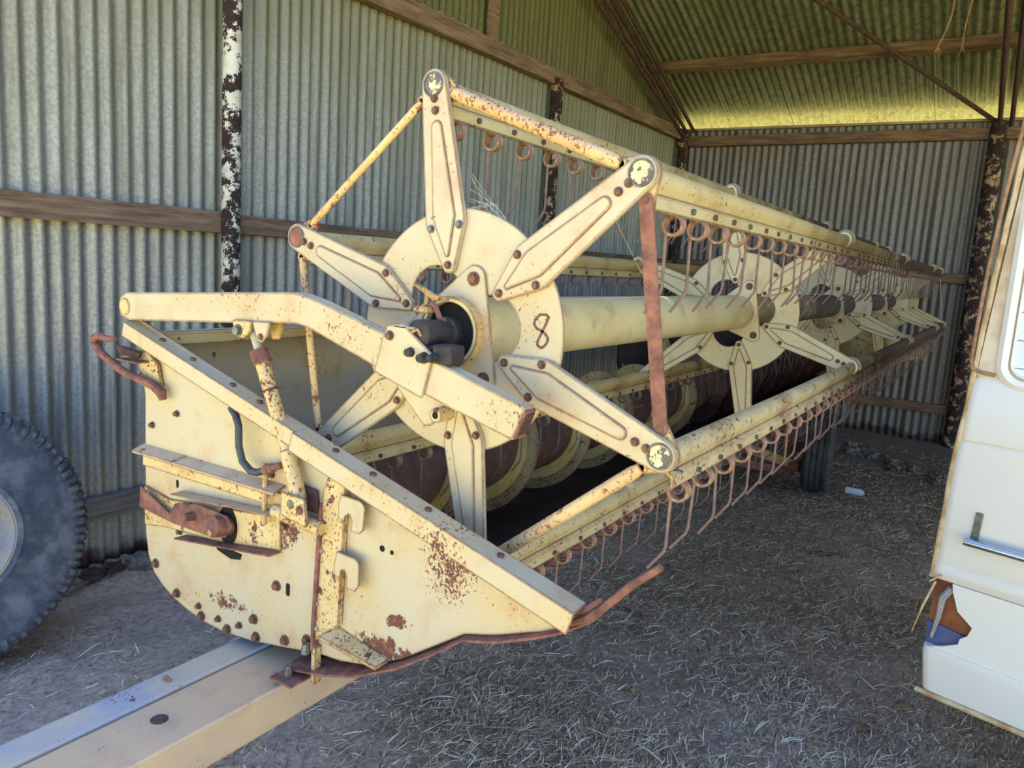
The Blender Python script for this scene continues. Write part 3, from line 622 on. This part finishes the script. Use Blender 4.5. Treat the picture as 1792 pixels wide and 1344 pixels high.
# toe plate, skid and divider rod
MB().add([(-.100, .215, -.682), (-.100, .066, -.712), (-.138, .070, -.716), (-.138, .240, -.700), (-.100, .215, -.690), (-.100, .066, -.720), (-.138, .070, -.724), (-.138, .240, -.708)],
         [(0, 1, 2, 3), (4, 7, 6, 5), (0, 4, 5, 1), (1, 5, 6, 2), (2, 6, 7, 3), (3, 7, 4, 0)]).build('toe_plate', 'cream_rusty', pn, bevel=.001)
sk = MB(); L = []
SK = [(.358, -.815), (.241, -.792), (.14, -.760), (.022, -.700), (-.058, -.648), (-.134, -.590), (-.212, -.568), (-.30, -.530), (-.354, -.502), (-.406, -.466), (-.43, -.440)]
for i, (y, z) in enumerate(SK):
    w = .030 if i < 4 else .018
    L.append([(-.10 - w, y, z - .004), (-.06, y, z + .004), (-.06, y, z - .002), (-.10 - w, y, z - .010)])
sk.rings(L, caps=True).build('skid_plate', 'rust', pn, bevel=.001, angle=60)
MB().tube([(-.112, -.36, -.492), (-.114, -.40, -.468), (-.118, -.43, -.438), (-.12, -.483, -.377), (-.12, -.529, -.335)], [.006, .0085, .0075, .0075, .0065], 8).build('divider_rod', 'rust', pn)
MB().tube([(-.104, -.34, -.485), (-.108, -.39, -.458), (-.112, -.425, -.425)], [.004, .007, .005], 6).build('divider_rod', 'rust', pn)
MB().box(-.120, -.10, .266, .280, -.835, -.745).build('foot_bracket', 'cream_rusty', pn, bevel=.002)
MB().box(-.17, -.10, .29, .36, -.832, -.826).build('foot_bracket', 'rust', pn, bevel=.001)
MB().tube([(-.140, .330, -.826), (-.140, .330, -.800)], [.011, .009], 8).build('foot_bolt', 'bolt_grey', pn)
MB().tube([(-.118, .298, -.768), (-.118, .298, -.745)], [.012, .009], 8).build('foot_bolt', 'bolt_grey', pn)
# rear hook, brackets at the back of the panel
MB().tube([(-.150, .985, -.112), (-.155, 1.010, -.116), (-.150, 1.055, -.112), (-.148, 1.083, -.118), (-.146, 1.092, -.135), (-.142, 1.066, -.161), (-.135, .985, -.197), (-.130, .906, -.212), (-.125, .860, -.222), (-.12, .838, -.235), (-.118, .832, -.255)], [.006, .009, .010, .0105, .0105, .0105, .0105, .011, .012, .014, .009], 10).build('rear_hook', 'rust', pn)
plate('hook_bracket', [(.955, -.14), (.905, -.14), (.865, -.168), (.85, -.225), (.90, -.232), (.94, -.21)], -.112, -.104, 'cream_rusty')
MB().tube([(-.15, .975, -.132), (-.146, .955, -.140), (-.12, .925, -.150)], [.006, .013, .010], 8).build('bracket_fitting', 'rust_dark', pn)
MB().box(-.15, -.10, .900, .985, -.168, -.163).build('bracket_tab', 'rust', pn, bevel=.001)

# ---- trough, back sheet, auger, cutter bar
AY, AZ = .568, -.53
def sheet(name, prof, x0, x1, mat, th=.006, ang=40):
    m_ = MB(); L = []
    pr = [Vector(p) for p in prof]; outp = []
    for i, p in enumerate(pr):
        t = (pr[min(i+1, len(pr)-1)] - pr[max(i-1, 0)]).normalized(); outp.append(p + Vector((t.y, -t.x))*th)
    for x in (x0, x1): L.append([(x, p.x, p.y) for p in pr] + [(x, p.x, p.y) for p in outp[::-1]])
    return m_.rings(L, caps=False).build(name, mat, HD, angle=ang)
trough = [(.05, -.672), (.20, -.745), (.30, -.785)] + arc(AY, AZ, .268, math.radians(245), math.radians(350), 12)
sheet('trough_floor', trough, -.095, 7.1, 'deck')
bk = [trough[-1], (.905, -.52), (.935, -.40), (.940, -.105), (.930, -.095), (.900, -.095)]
sheet('back_sheet', bk, -.095, 1.0, 'cream_panel'); sheet('back_sheet', bk, 2.9, 7.1, 'deck')  # far length gets the dark deck colour in place of shade
MB().box(-.095, 1.0, .86, .90, -.12, -.09).build('back_rail', 'yellow_worn', HD, bevel=.002)
dr = MB().tube([(x, AY, AZ) for x in (-.09, 1, 3, 5, 7.05)], .128, 32).build('auger', 'drum', HD)
def helix(r0, r1, x0, x1, pitch, th, ph):
    m_ = MB(); n = int(abs((x1-x0)/pitch)*36); L = []
    for i in range(n + 1):
        x = x0 + (x1-x0)*i/n; a = -(2*PI*(x - x0)/pitch) + ph; c, s_ = math.cos(a), math.sin(a)
        L.append([(x - th/2, AY - r0*c, AZ - r0*s_), (x - th/2, AY - r1*c, AZ - r1*s_), (x + th/2, AY - r1*c, AZ - r1*s_), (x + th/2, AY - r0*c, AZ - r0*s_)])
    return m_.rings(L, caps=True)
pt = .416; x0 = .995 - 2*pt - .19 
ph = 2*PI*((x0 - .995)/pt)*-1
helix(.126, .172, x0, 2.9, pt, .006, ph).build('auger_flight', 'flight', dr, angle=60)
helix(.170, .210, x0, 2.9, pt, .010, ph).build('auger_wear_plate', 'flight_tan', dr, angle=60)
helix(.126, .210, 3.1, 7.0, -pt, .006, 0).build('auger_flight', 'drum', dr, angle=60)  # far flights coloured dark like the drum to paint in the shade there
# serrated strips riveted to the flight faces
tt = MB()
for q in range(6):
    for j in range(22):
        a0 = q*2.1 + j*.045
        for_ = x0 + .2 + q*.39
        x = for_ + j*.045/(2*PI)*pt; a = -(2*PI*(x - x0)/pt) + ph; a2 = a - .045
        tt.add([(x - .006, AY - .118*math.cos(a), AZ - .118*math.sin(a)), (x + .002, AY - .150*math.cos(a), AZ - .150*math.sin(a)), (x + .004, AY - .146*math.cos(a2), AZ - .146*math.sin(a2)),
                (x - .002, AY - .118*math.cos(a), AZ - .118*math.sin(a)), (x + .005, AY - .150*math.cos(a), AZ - .150*math.sin(a)), (x + .007, AY - .146*math.cos(a2), AZ - .146*math.sin(a2))], [(0, 1, 2), (3, 5, 4), (0, 3, 4, 1), (1, 4, 5, 2), (2, 5, 3, 0)])
tt.build('serrated_strip', 'drum', dr)
for x in (1.9, 2.2, 2.5):
    a = random.uniform(0, 6); MB().cyl((x, AY - .1*math.cos(a), AZ - .1*math.sin(a)), (x, AY - .24*math.cos(a), AZ - .24*math.sin(a)), .007, 8).build('auger_finger', 'rust', dr)
cb = MB().box(-.09, 7.08, .030, .075, -.690, -.676)
for i in range(93):
    x = -.06 + i*.0762; cb.add([(x - .016, .045, -.690), (x + .016, .045, -.690), (x + .003, -.035, -.652), (x - .003, -.035, -.652), (x - .014, .045, -.668), (x + .014, .045, -.668)], [(0, 1, 2, 3), (0, 3, 4), (1, 5, 2), (4, 5, 1, 0), (3, 2, 5, 4)])
cb.build('cutter_bar', 'rust', HD)
# under frame beam and far end panel
MB().box(-.05, 7.1, .62, .74, -.835, -.80).build('under_beam', 'yellow_worn', HD, bevel=.004)
fp = panel(7.12, 'end_panel', 'yellow_worn')
MB().prism([(p.x, p.y) for p in (RA, RB, RB - rn*.04, RA - rn*.04)], 7.124, 7.16).build('top_rail', 'yellow_worn', fp)
MB().prism([(y, z) for y, z in AR], 7.13, 7.165).build('lift_arm', 'yellow_worn', HD)
# mid spring-arm brackets seen under the far spiders
for x in (3.4, 5.3): MB().bar((x, .62, -.78), (x, .93, -.12), .06, .04).build('back_stiffener', 'yellow_worn', HD)

# ------------------------------------------------------------------ header trailer
TR = thing('header_trailer', 'faded cream steel beam trailer carrying the long header, drawbar at lower left', 'trailer', (2.5, .45, FL))
bm1 = MB().box(-1.7, 7.2, .335, .498, -.945, -.846).build('main_beam', 'trailer', TR, bevel=.006)
bm2 = MB().box(-1.7, 7.2, .503, .585, -.945, -.841).build('side_beam', 'trailer_grey', TR, bevel=.006)
MB().cyl((-.40, .43, -.846), (-.40, .43, -.8445), .018, 20).build('lock_hole', 'rust_dark', bm1)
MB().tube([(-.305, .545 + .012*math.cos(a), -.838 + .004*math.sin(a)) for a in (i*.9 for i in range(12))], .004, 6).build('wire_knot', 'rust_orange', bm2)
def tyre_mb(c, R, r_in, w, lug=0, nlug=40, seg=96, tread=3):
    """tyre round the Y axis, centre c"""
    prof = [(r_in, -.30), (r_in + .01, -.42), (r_in + (R-r_in)*.35, -.50), (R*.90, -.485), (R*.965, -.44), (R*.99, -.36)]
    for g in range(tread):
        u = -.30 + .6*g/max(1, tread-1) if tread > 1 else 0
        prof += [(R, u - .07), (R, u + .05), (R - .010, u + .06), (R - .010, u + .09)] if g < tread - 1 else [(R, u - .07), (R, u + .05)]
    prof += [(R*.99, .36), (R*.965, .44), (R*.90, .485), (r_in + (R-r_in)*.35, .50), (r_in + .01, .42), (r_in, .30)]
    m_ = MB(); L = []
    for i in range(seg):
        a = 2*PI*i/seg; L.append([(c[0] + r*math.cos(a), c[1] + y*w, c[2] + r*math.sin(a)) for r, y in prof])
    L.append(L[0]); m_.rings(L, closed=True); return m_
k = NT('tyre_rubber'); n_ = k.noise(9, 4, .65); n2 = k.noise(50, 3)
k.base(k.mix(k.step(n_, .4, .68), k.mix(n2, srgb(66, 70, 80), srgb(84, 88, 100)), srgb(122, 122, 126))); k.rough(.7); k.bump(n2, .15, .004); M['tyre'] = k.m
M['tyre_dark'] = plain('tyre_dark', srgb(54, 52, 52), .85, 0, srgb(78, 74, 70), 14, .2)
M['lug'] = plain('tyre_lug', srgb(72, 76, 84), .8, 0, srgb(128, 124, 116), 30, .3)
WX, WY, WR = 5.12, .14, .325; RZm = Matrix.Translation((WX, WY, 0)) @ Matrix.Rotation(math.radians(7), 4, 'Z') @ Matrix.Translation((-WX, -WY, 0))
wz = FL + WR - .012
ty_ = tyre_mb((WX, WY, wz), WR, .17, .21, tread=4).xf(RZm).build('tyre', 'tyre_dark', TR, angle=50)
MB().cyl((WX, WY - .03, wz), (WX, WY + .06, wz), .172, 32).xf(RZm).build('wheel_rim', 'rust_dark', TR)
MB().cyl((WX, WY, wz), (WX, WY + .25, wz), .04, 16).xf(RZm).build('hub', 'rust', TR)
MB().bar((4.98, .285, -1.285), (4.80, .66, -1.175), .07, .075).build('axle_beam', 'yellow_worn', TR, bevel=.005)
MB().cyl((4.97, .24, -1.29), (4.97, .33, -1.29), .05, 16).build('hub', 'rust', TR, bevel=.004)
MB().bar((4.98, .29, -1.345), (4.55, .70, -1.25), .05, .06).build('axle_brace', 'rust', TR, bevel=.004)
MB().bar((4.99, .31, -1.22), (4.85, .40, -.92), .045, .045).build('axle_brace', 'rust', TR, bevel=.004)
MB().bar((4.80, .62, -1.18), (4.78, .50, -.94), .07, .07).build('axle_leg', 'yellow_worn', TR, bevel=.004)
MB().bar((4.80, .66, -1.175), (4.9, 1.2, -1.16), .06, .06).build('axle_beam', 'rust', TR, bevel=.005)
w2 = Matrix.Translation((0, 1.15, 0)) @ RZm
tyre_mb((WX, WY, wz), WR, .17, .21, tread=4).xf(w2).build('tyre', 'tyre_dark', TR, angle=50)
# ------------------------------------------------------------------ big tyre leaning at the left
TC = (-.095, 2.25, -.985); TRd = .497
TY = thing('tractor_tyre', 'big blue grey worn tractor tyre leaning on the iron wall at the left edge', 'tyre', (TC[0], TC[1], FL))
big = MB(); prof = [(.215, -.40), (.222, -.50), (.240, -.53), (.262, -.49), (.34, -.535), (.42, -.53), (.452, -.50), (.456, -.49), (.470, -.46), (.490, -.36), (.495, 0), (.490, .36), (.47, .46), (.42, .52), (.32, .52), (.262, .45), (.255, .35)]
L = []
lean = Matrix.Translation(TC) @ Matrix.Rotation(math.radians(-9), 4, 'X') @ Matrix.Rotation(math.radians(-4), 4, 'Z')
for i in range(120):
    a = 2*PI*i/120; L.append([(r*math.cos(a), y*.27, r*math.sin(a)) for r, y in prof])
L.append(L[0]); tb = big.rings(L).xf(lean).build('tyre_casing', 'tyre', TY, angle=50)
lg = MB()
for i in range(84):
    a = 2*PI*i/84; da = .046 if i % 2 else .040
    pts = []
    for r, y in ((.432, -.542), (.470, -.500), (.4985, -.36), (.4985, -.10), (.488, -.10), (.488, -.34), (.462, -.46), (.430, -.50)):
        pts.append((r, y*.27))
    v = [(r*math.cos(a + s_*da), y, r*math.sin(a + s_*da)) for s_ in (-.5, .5) for r, y in pts]; n = len(pts)
    lg.add(v, [tuple(range(n)), tuple(range(2*n-1, n-1, -1))] + [(j, (j+1) % n, (j+1) % n + n, j + n) for j in range(n)])
lg.xf(lean).build('tread_lugs', 'lug', tb)
rim = MB(); L = []
for i in range(80):
    a = 2*PI*i/80; L.append([(r*math.cos(a), y, r*math.sin(a)) for r, y in ((.220, -.128), (.226, -.135), (.214, -.135), (.205, -.10), (.195, -.03), (.185, .03), (.10, .02), (.0, .02), (.0, .03), (.19, .05), (.215, .0))])
L.append(L[0]); rim.rings(L).xf(lean).build('wheel_rim', 'trailer_grey', TY, angle=30)

# ------------------------------------------------------------------ white caravan at the right
k = NT('caravan_white'); n_ = k.noise(3, 4, .6, stretch=(1, 1, .4)); n2 = k.noise(18, 3)
k.base(k.mix(k.math('MULTIPLY', k.step(n_, .5, .75), .35), srgb(232, 224, 206), srgb(204, 182, 146))); k.rough(.3); M['van'] = k.m
M['van_edge'] = plain('caravan_trim', srgb(214, 190, 146), .5, 0, srgb(176, 134, 84), 14)
M['van_tan'] = plain('caravan_dirty_panel', srgb(222, 204, 172), .45, 0, srgb(190, 158, 118), 9)
M['van_wood'] = plain('caravan_plywood', srgb(150, 84, 44), .6, 0, srgb(120, 64, 34), 12)
M['van_blue'] = plain('caravan_inner_skirt', srgb(60, 78, 130), .5, 0, srgb(90, 96, 120), 12)
M['van_glass'] = plain('window_blind', srgb(226, 230, 232), .12)
CV = thing('caravan', 'white caravan with torn lower corner, chrome bar and rubber framed window at the right edge', 'caravan', (1.387, -.874, FL))
O0 = Vector((1.387, -.874, 0)); ct = Vector((-.28, -.96, 0)); cn = Vector((-.96, .28, 0))     # t runs away from the corner to the right, cn faces the camera side
def cpt(t, z, d=0): p = O0 + ct*t + cn*d; return (p.x, p.y, z)
def cloft(rows, name, mat, par, bevel=0, ang=35, caps=True):
    return MB().rings(rows, caps=caps).build(name, mat, par, bevel=bevel, angle=ang)
EDG = [(-1.1, 0), (-.958, -.009), (-.842, -.010), (-.571, .0), (-.353, .005), (-.208, .018), (-.068, .024), (.203, .039), (.556, .064), (.9, .09), (1.1, .11)]
def edge_t(z):
    for (a, ta), (b, tb_) in zip(EDG, EDG[1:]):
        if z <= b: return ta + (tb_ - ta)*(z - a)/(b - a)
    return EDG[-1][1]
# profile of the moulded front: (z, outward)
FR = [(-1.115, -.02), (-1.105, .0), (-.965, .012)]
FR2 = [(-.74, .000), (-.72, .010), (-.700, .010), (-.690, .002), (-.665, .008), (-.64, .002), (-.60, .008), (-.42, .012), (-.305, .010), (-.297, .002), (-.29, .010), (-.12, .012), (-.100, -.004), (.9, -.02), (1.1, -.04)]
def wall_strip(prof, t0f, t1, name, mat, d0=0.0, depth=1.9, par=CV):
    # outer skin plus the side of the body going back along -cn
    m_ = MB(); L = []
    for z, d in prof:
        t0 = t0f(z) if callable(t0f) else t0f
        L.append([cpt(t1, z, d + d0), cpt(t0 + .03, z, d + d0), cpt(t0 + .012, z, d + d0 - .004), cpt(t0 + .002, z, d + d0 - .016), cpt(t0, z, d + d0 - .04), cpt(t0, z, -depth), cpt(t1, z, -depth)])
    return m_.rings(L, caps=True).build(name, mat, par, angle=40)
body = wall_strip(FR2, edge_t, 1.7, 'body_shell', 'van')
low_p = wall_strip([(-1.118, -.012), (-1.105, .004), (-.985, .014), (-.962, .010)], lambda z: .0 + (.0 if z > -1.1 else .012), 1.7, 'lower_skirt', 'van')
# torn corner: white shell to the right of the hole, plywood and blue inside
tear = [(.060, -.742), (.064, -.765), (.085, -.822), (.131, -.858), (.122, -.888), (.103, -.905), (.100, -.925), (.055, -.950), (.02, -.962), (1.7, -.962), (1.7, -.742)]
v0 = [cpt(t, z, .004) for t, z in tear]; v1 = [cpt(t, z, -.01) for t, z in tear]; n = len(tear)
MB().add(v0 + v1, [tuple(range(n)), tuple(range(2*n-1, n-1, -1))] + [(j, (j+1) % n, (j+1) % n + n, j + n) for j in range(n)]).build('torn_panel', 'van', CV, angle=20)
MB().add([cpt(-.0, -.74, -.03), cpt(.3, -.74, -.03), cpt(.3, -.90, -.03), cpt(.0, -.90, -.03), cpt(0, -.74, -.05), cpt(.3, -.74, -.05), cpt(.3, -.90, -.05), cpt(.0, -.90, -.05)], [(0, 1, 2, 3), (7, 6, 5, 4), (0, 4, 5, 1), (1, 5, 6, 2), (2, 6, 7, 3), (3, 7, 4, 0)]).build('inner_plywood', 'van_wood', CV)
MB().add([cpt(.0, -.89, -.022), cpt(.3, -.925, -.022), cpt(.3, -.965, -.022), cpt(.0, -.965, -.022), cpt(.0, -.89, -.06), cpt(.3, -.925, -.06), cpt(.3, -.965, -.06), cpt(0, -.965, -.06)], [(0, 1, 2, 3), (7, 6, 5, 4), (0, 4, 5, 1), (1, 5, 6, 2), (2, 6, 7, 3), (3, 7, 4, 0)]).build('inner_skirt', 'van_blue', CV)
MB().tube([cpt(.058, -.76, -.012), cpt(.034, -.80, -.012), cpt(.030, -.86, -.014), (cpt(.018, -.94, -.014))], [.012, .012, .009, .005], 8).build('loose_strip', 'trailer_grey', CV)
MB().tube([cpt(edge_t(z) + .003, z, -.003 + .003*math.sin(z*40)) for z in (-.74 + .04*i for i in range(45))], .0085, 8).build('corner_trim', 'van_edge', CV)
MB().bar(cpt(.03, -.72, .012), cpt(.0, -.75, .016), .012, .004).build('torn_trim_end', 'van_edge', CV)
MB().tube([cpt(.012, -.75, .004), cpt(-.012, -.84, .012), cpt(-.03, -.93, .018)], [.004, .004, .002], 6).build('hanging_splinter', 'van_edge', CV)
MB().tube([cpt(.0 + .05*i, -1.118 - .0, .0) for i in range(35)], .009, 8).build('bottom_trim', 'van_edge', CV)
# chrome grab bar
MB().tube([cpt(.097, -.588, .012), cpt(.097, -.588, .045)], [.012, .012], 12).build('bar_bracket', 'chrome', CV)
MB().bar(cpt(.100, -.60, .015), cpt(.106, -.50, .015), .020, .006, up=tuple(cn)).build('bar_backplate', 'bolt_grey', CV, bevel=.001)
MB().tube([cpt(.085, -.588, .045), cpt(.75, -.588, .045)], .0125, 16).build('grab_bar', 'chrome', CV)
# tan weathered strip, then window with thick white moulded frame
def rr(t0, t1, z0, z1, r, n=8):
    p = []
    for (ct_, cz_, a0) in ((t0 + r, z0 + r, PI), (t1 - r, z0 + r, 1.5*PI), (t1 - r, z1 - r, 0), (t0 + r, z1 - r, .5*PI)):
        p += [(ct_ + r*math.cos(a0 + PI/2*i/n), cz_ + r*math.sin(a0 + PI/2*i/n)) for i in range(n + 1)]
    return p
def ring_frame(t0, t1, z0, z1, r, wd_, d0, d1, name, mat):
    L = []
    for off_, d in ((0, d0), (0, d1), (wd_*.5, d1 + .008), (wd_, d1), (wd_, d0)):
        L.append([cpt(t, z, d) for t, z in rr(t0 + off_, t1 - off_, z0 + off_, z1 - off_, max(.01, r - off_))])
    L.append(L[0]); return MB().rings(L).build(name, mat, CV, angle=50)
wv = MB(); pp = [(edge_t(-.095) + .012, -.095), (.9, -.095), (.9, 1.0), (edge_t(1.0) + .012, 1.0)]
wv.add([cpt(t, z, d) for d in (-.012, .002) for t, z in pp], [(3, 2, 1, 0), (4, 5, 6, 7), (0, 1, 5, 4), (1, 2, 6, 5), (2, 3, 7, 6), (3, 0, 4, 7)]).build('window_surround', 'van_tan', CV, angle=20)
ring_frame(.084, .84, -.125, .96, .075, .030, -.004, .012, 'window_frame', 'van')
ring_frame(.116, .81, -.093, .93, .050, .010, -.004, .006, 'window_seal', 'van')
wg = MB(); q = rr(.12, .80, -.088, .92, .04)
wg.add([cpt(t, z, d) for d in (-.012, .0045) for t, z in q], [tuple(range(len(q)-1, -1, -1)), tuple(range(len(q), 2*len(q)))] ).build('window_pane', 'van_glass', CV)
sl = MB()
for i in range(12): a_, b_ = cpt(.125, -.06 + .08*i, .005), cpt(.79, -.06 + .08*i, .005); sl.tube([a_, b_], .0012, 5)
sl.build('blind_slats', 'trailer_grey', CV)
MB().tube([cpt(edge_t(.8 - .085*i) - .006 - .012*math.sin(i/10*PI*.9), .8 - .085*i, .004) for i in range(11)] + [cpt(.02, -.075, .006), cpt(.05, -.085, .008), cpt(.084, -.088, .008)], .0055, 8).build('awning_rope', 'twine', CV)
# wheel and jack stand under the caravan so that it does not float
def cbox(t0, t1, z0, z1, d0, d1, name, mat): 
    v = [cpt(t, z, d) for t in (t0, t1) for z in (z0, z1) for d in (d0, d1)]
    return MB().add(v, [(0, 1, 3, 2), (4, 6, 7, 5), (0, 4, 5, 1), (2, 3, 7, 6), (0, 2, 6, 4), (1, 5, 7, 3)]).build(name, mat, CV, bevel=.003)
cbox(.5, .6, FL - .01, -1.10, -.35, -.25, 'jack_stand', 'rust'); cbox(1.2, 1.3, FL - .01, -1.10, -1.5, -1.4, 'jack_stand', 'rust'); cbox(.3, .4, FL - .01, -1.10, -1.6, -1.5, 'jack_stand', 'rust')

# ------------------------------------------------------------------ loose things on the ground and overhead
def gp(x, y, dz=0): return (x, y, FL + hgt(x, y) + dz)
def blob(name, label, cat, x, y, s, mat, seed, group=None):
    rnd = random.Random(seed); bm = bmesh.new(); bmesh.ops.create_icosphere(bm, subdivisions=2, radius=1)
    for v in bm.verts:
        k_ = 1 + .9*noise.noise(v.co*1.5 + Vector((seed*3.7, 0, 0))); v.co = Vector((v.co.x*s[0]*k_, v.co.y*s[1]*k_, v.co.z*s[2]*k_))
    me = bpy.data.meshes.new(name); bm.to_mesh(me); bm.free(); me.materials.append(M[mat])
    o = bpy.data.objects.new(name, me); COL.objects.link(o); g = gp(x, y, s[2]*.45); o.location = (g[0], g[1], g[2] + H); o.rotation_euler = (0, 0, rnd.uniform(0, 6)); tag(o, label, cat, group); return o
rnd = random.Random(11)
for i in range(46):
    u_, v_ = rnd.random(), rnd.gauss(0, .13); x = 7.15 - .75*u_ + v_; y = .25 - .95*u_ + rnd.gauss(0, .10)
    blob('stone', 'pale grey stone in the loose pile on the floor before the back wall', 'stone', x, y, (rnd.uniform(.025, .07), rnd.uniform(.025, .06), rnd.uniform(.02, .04)), 'stone', i, 'stones in the pile before the back wall')
for i in range(9):
    blob('foundation_stone', 'dark rubble stone along the foot of the left iron wall', 'stone', .55 + i*.11, YL - .10 + rnd.uniform(-.05, .02), (rnd.uniform(.04, .08), .05, rnd.uniform(.03, .05)), 'rust_dark' if i % 3 else 'stone', 100 + i, 'rubble at the foot of the left wall')
bt = thing('plastic_bottle', 'small white plastic bottle lying beside the trailer tyre', 'bottle', (5.30, -.14, FL + hgt(5.3, -.14)))
MB().tube([(5.30 + t*.0, -.06 - t, FL + hgt(5.3, -.14) + .03) for t in (0, .01, .12, .145, .15)], [.02, .03, .03, .014, .014], 14).build('bottle_body', 'white_plastic', bt)
MB().tube([(5.30, -.21 - t, FL + hgt(5.3, -.14) + .03) for t in (0, .02)], .016, 12).build('bottle_cap', 'bolt_grey', bt)
def stick(label, x, y, L, a, r, mat='stick'):
    pts = []
    for i in range(6):
        t = i/5 - .5; px, py = x + math.cos(a)*L*t, y + math.sin(a)*L*t + .01*math.sin(i*2.1); pts.append(gp(px, py, r*.9))
    o = MB().tube(pts, [r*.7, r, r, r*.9, r*.8, r*.4], 7).build('stick', mat, at=pts[0]); tag(o, label, 'stick')
stick('curved dark bark strip on the straw just past the divider rod tip', 2.09, .38, .12, 1.2, .010)
stick('reddish bark piece lying in the straw at mid floor', 3.6, -.25, .22, -1.2, .014)
stick('grey stick on the straw behind the rusty divider rod', 2.75, .45, .14, .5, .010, 'wood_grey')
def leaf(label, x, y, s, a, mat):
    L = []; n = 8; v = []; f = []
    for i in range(n + 1):
        t = i/n; w = s*.28*math.sin(PI*t)**.8; c_ = .012*math.sin(PI*t)
        v += [(s*(t-.5), -w, c_ + w*.3), (s*(t-.5), 0, c_), (s*(t-.5), w, c_ + w*.3)]
    for i in range(n):
        b = i*3; f += [(b, b+1, b+4, b+3), (b+1, b+2, b+5, b+4)]
    g = gp(x, y, .008); m_ = MB().add(v, f).xf(Matrix.Translation(g) @ Matrix.Rotation(a, 4, 'Z')); o = m_.build('leaf', mat, at=g, angle=180)
    so = o.modifiers.new('thickness', 'SOLIDIFY'); so.thickness = .0008; tag(o, label, 'leaf')
leaf('single fresh green leaf on the litter below the header toe', 1.44, .10, .05, .9, 'leafg')
leaf('large curled brown dead leaf near the bottom right foreground', 1.76, -.72, .075, -.9, 'leaf')
leaf('brown dead leaf on the floor close beside the large curled one', 2.0, -.80, .06, .3, 'leaf')
leaf('orange brown leaf lying in mid floor left of the caravan', 3.1, -.80, .09, 1.3, 'leaf')
# hanging roots from the roof at top right
def root(label, x, y, z0, z1, dy, r, seed, tail=True):
    rnd = random.Random(seed); pts = []
    for i in range(14):
        t = i/13; pts.append((x + .02*math.sin(3*t + seed), y + dy*t*t + .015*math.sin(5*t + seed), z0 + (z1-z0)*t))
    m_ = MB().tube(pts, [r*(1 - .5*i/13) for i in range(14)], 6)
    if tail:
        e = Vector(pts[-1])
        for j in range(7): m_.tube([e, e + Vector((rnd.uniform(-.02, .02), rnd.uniform(-.03, .03), -rnd.uniform(.04, .09)))], [r*.4, r*.15], 4)
    o = m_.build('hanging_root', 'twine', at=pts[0]); tag(o, label, 'root')
root('longer pale dry root hanging frayed from the roof at top right', 6.0, -.30, roofz(6) - .02, 2.06, .09, .012, 1)
root('short pale dry root hanging from the roof, right one of the pair', 6.0, -.42, roofz(6) - .02, 2.06, .03, .008, 4)
# cobweb threads in the reel
def web(label, org, lines):
    m_ = MB()
    for l in lines: m_.tube(l, .00028, 3)
    o = m_.build('cobweb', 'web', at=org); tag(o, label, 'cobweb')
rnd = random.Random(5)
a0 = Vector((-.012, -.030, .265)); web('torn cobweb between the top reel arm and the near disc', tuple(a0), [[(-.012, -.020 - .002*rnd.random(), .33 - .09*rnd.random()), (-.010 + .01*rnd.random(), -.05 - .03*rnd.random(), .26), (-.006, -.07 - .04*rnd.random(), .235 - .02*rnd.random())] for _ in range(9)])
web('fine cobweb strand net under the upper right reel arm', (.02, -.3, .1), [[(.0, -.335, .24), (.15, -.36, .10)], [(.15, -.36, .10), (-.005, -.20, .08)], [(.15, -.36, .10), (.02, -.40, .09)]])
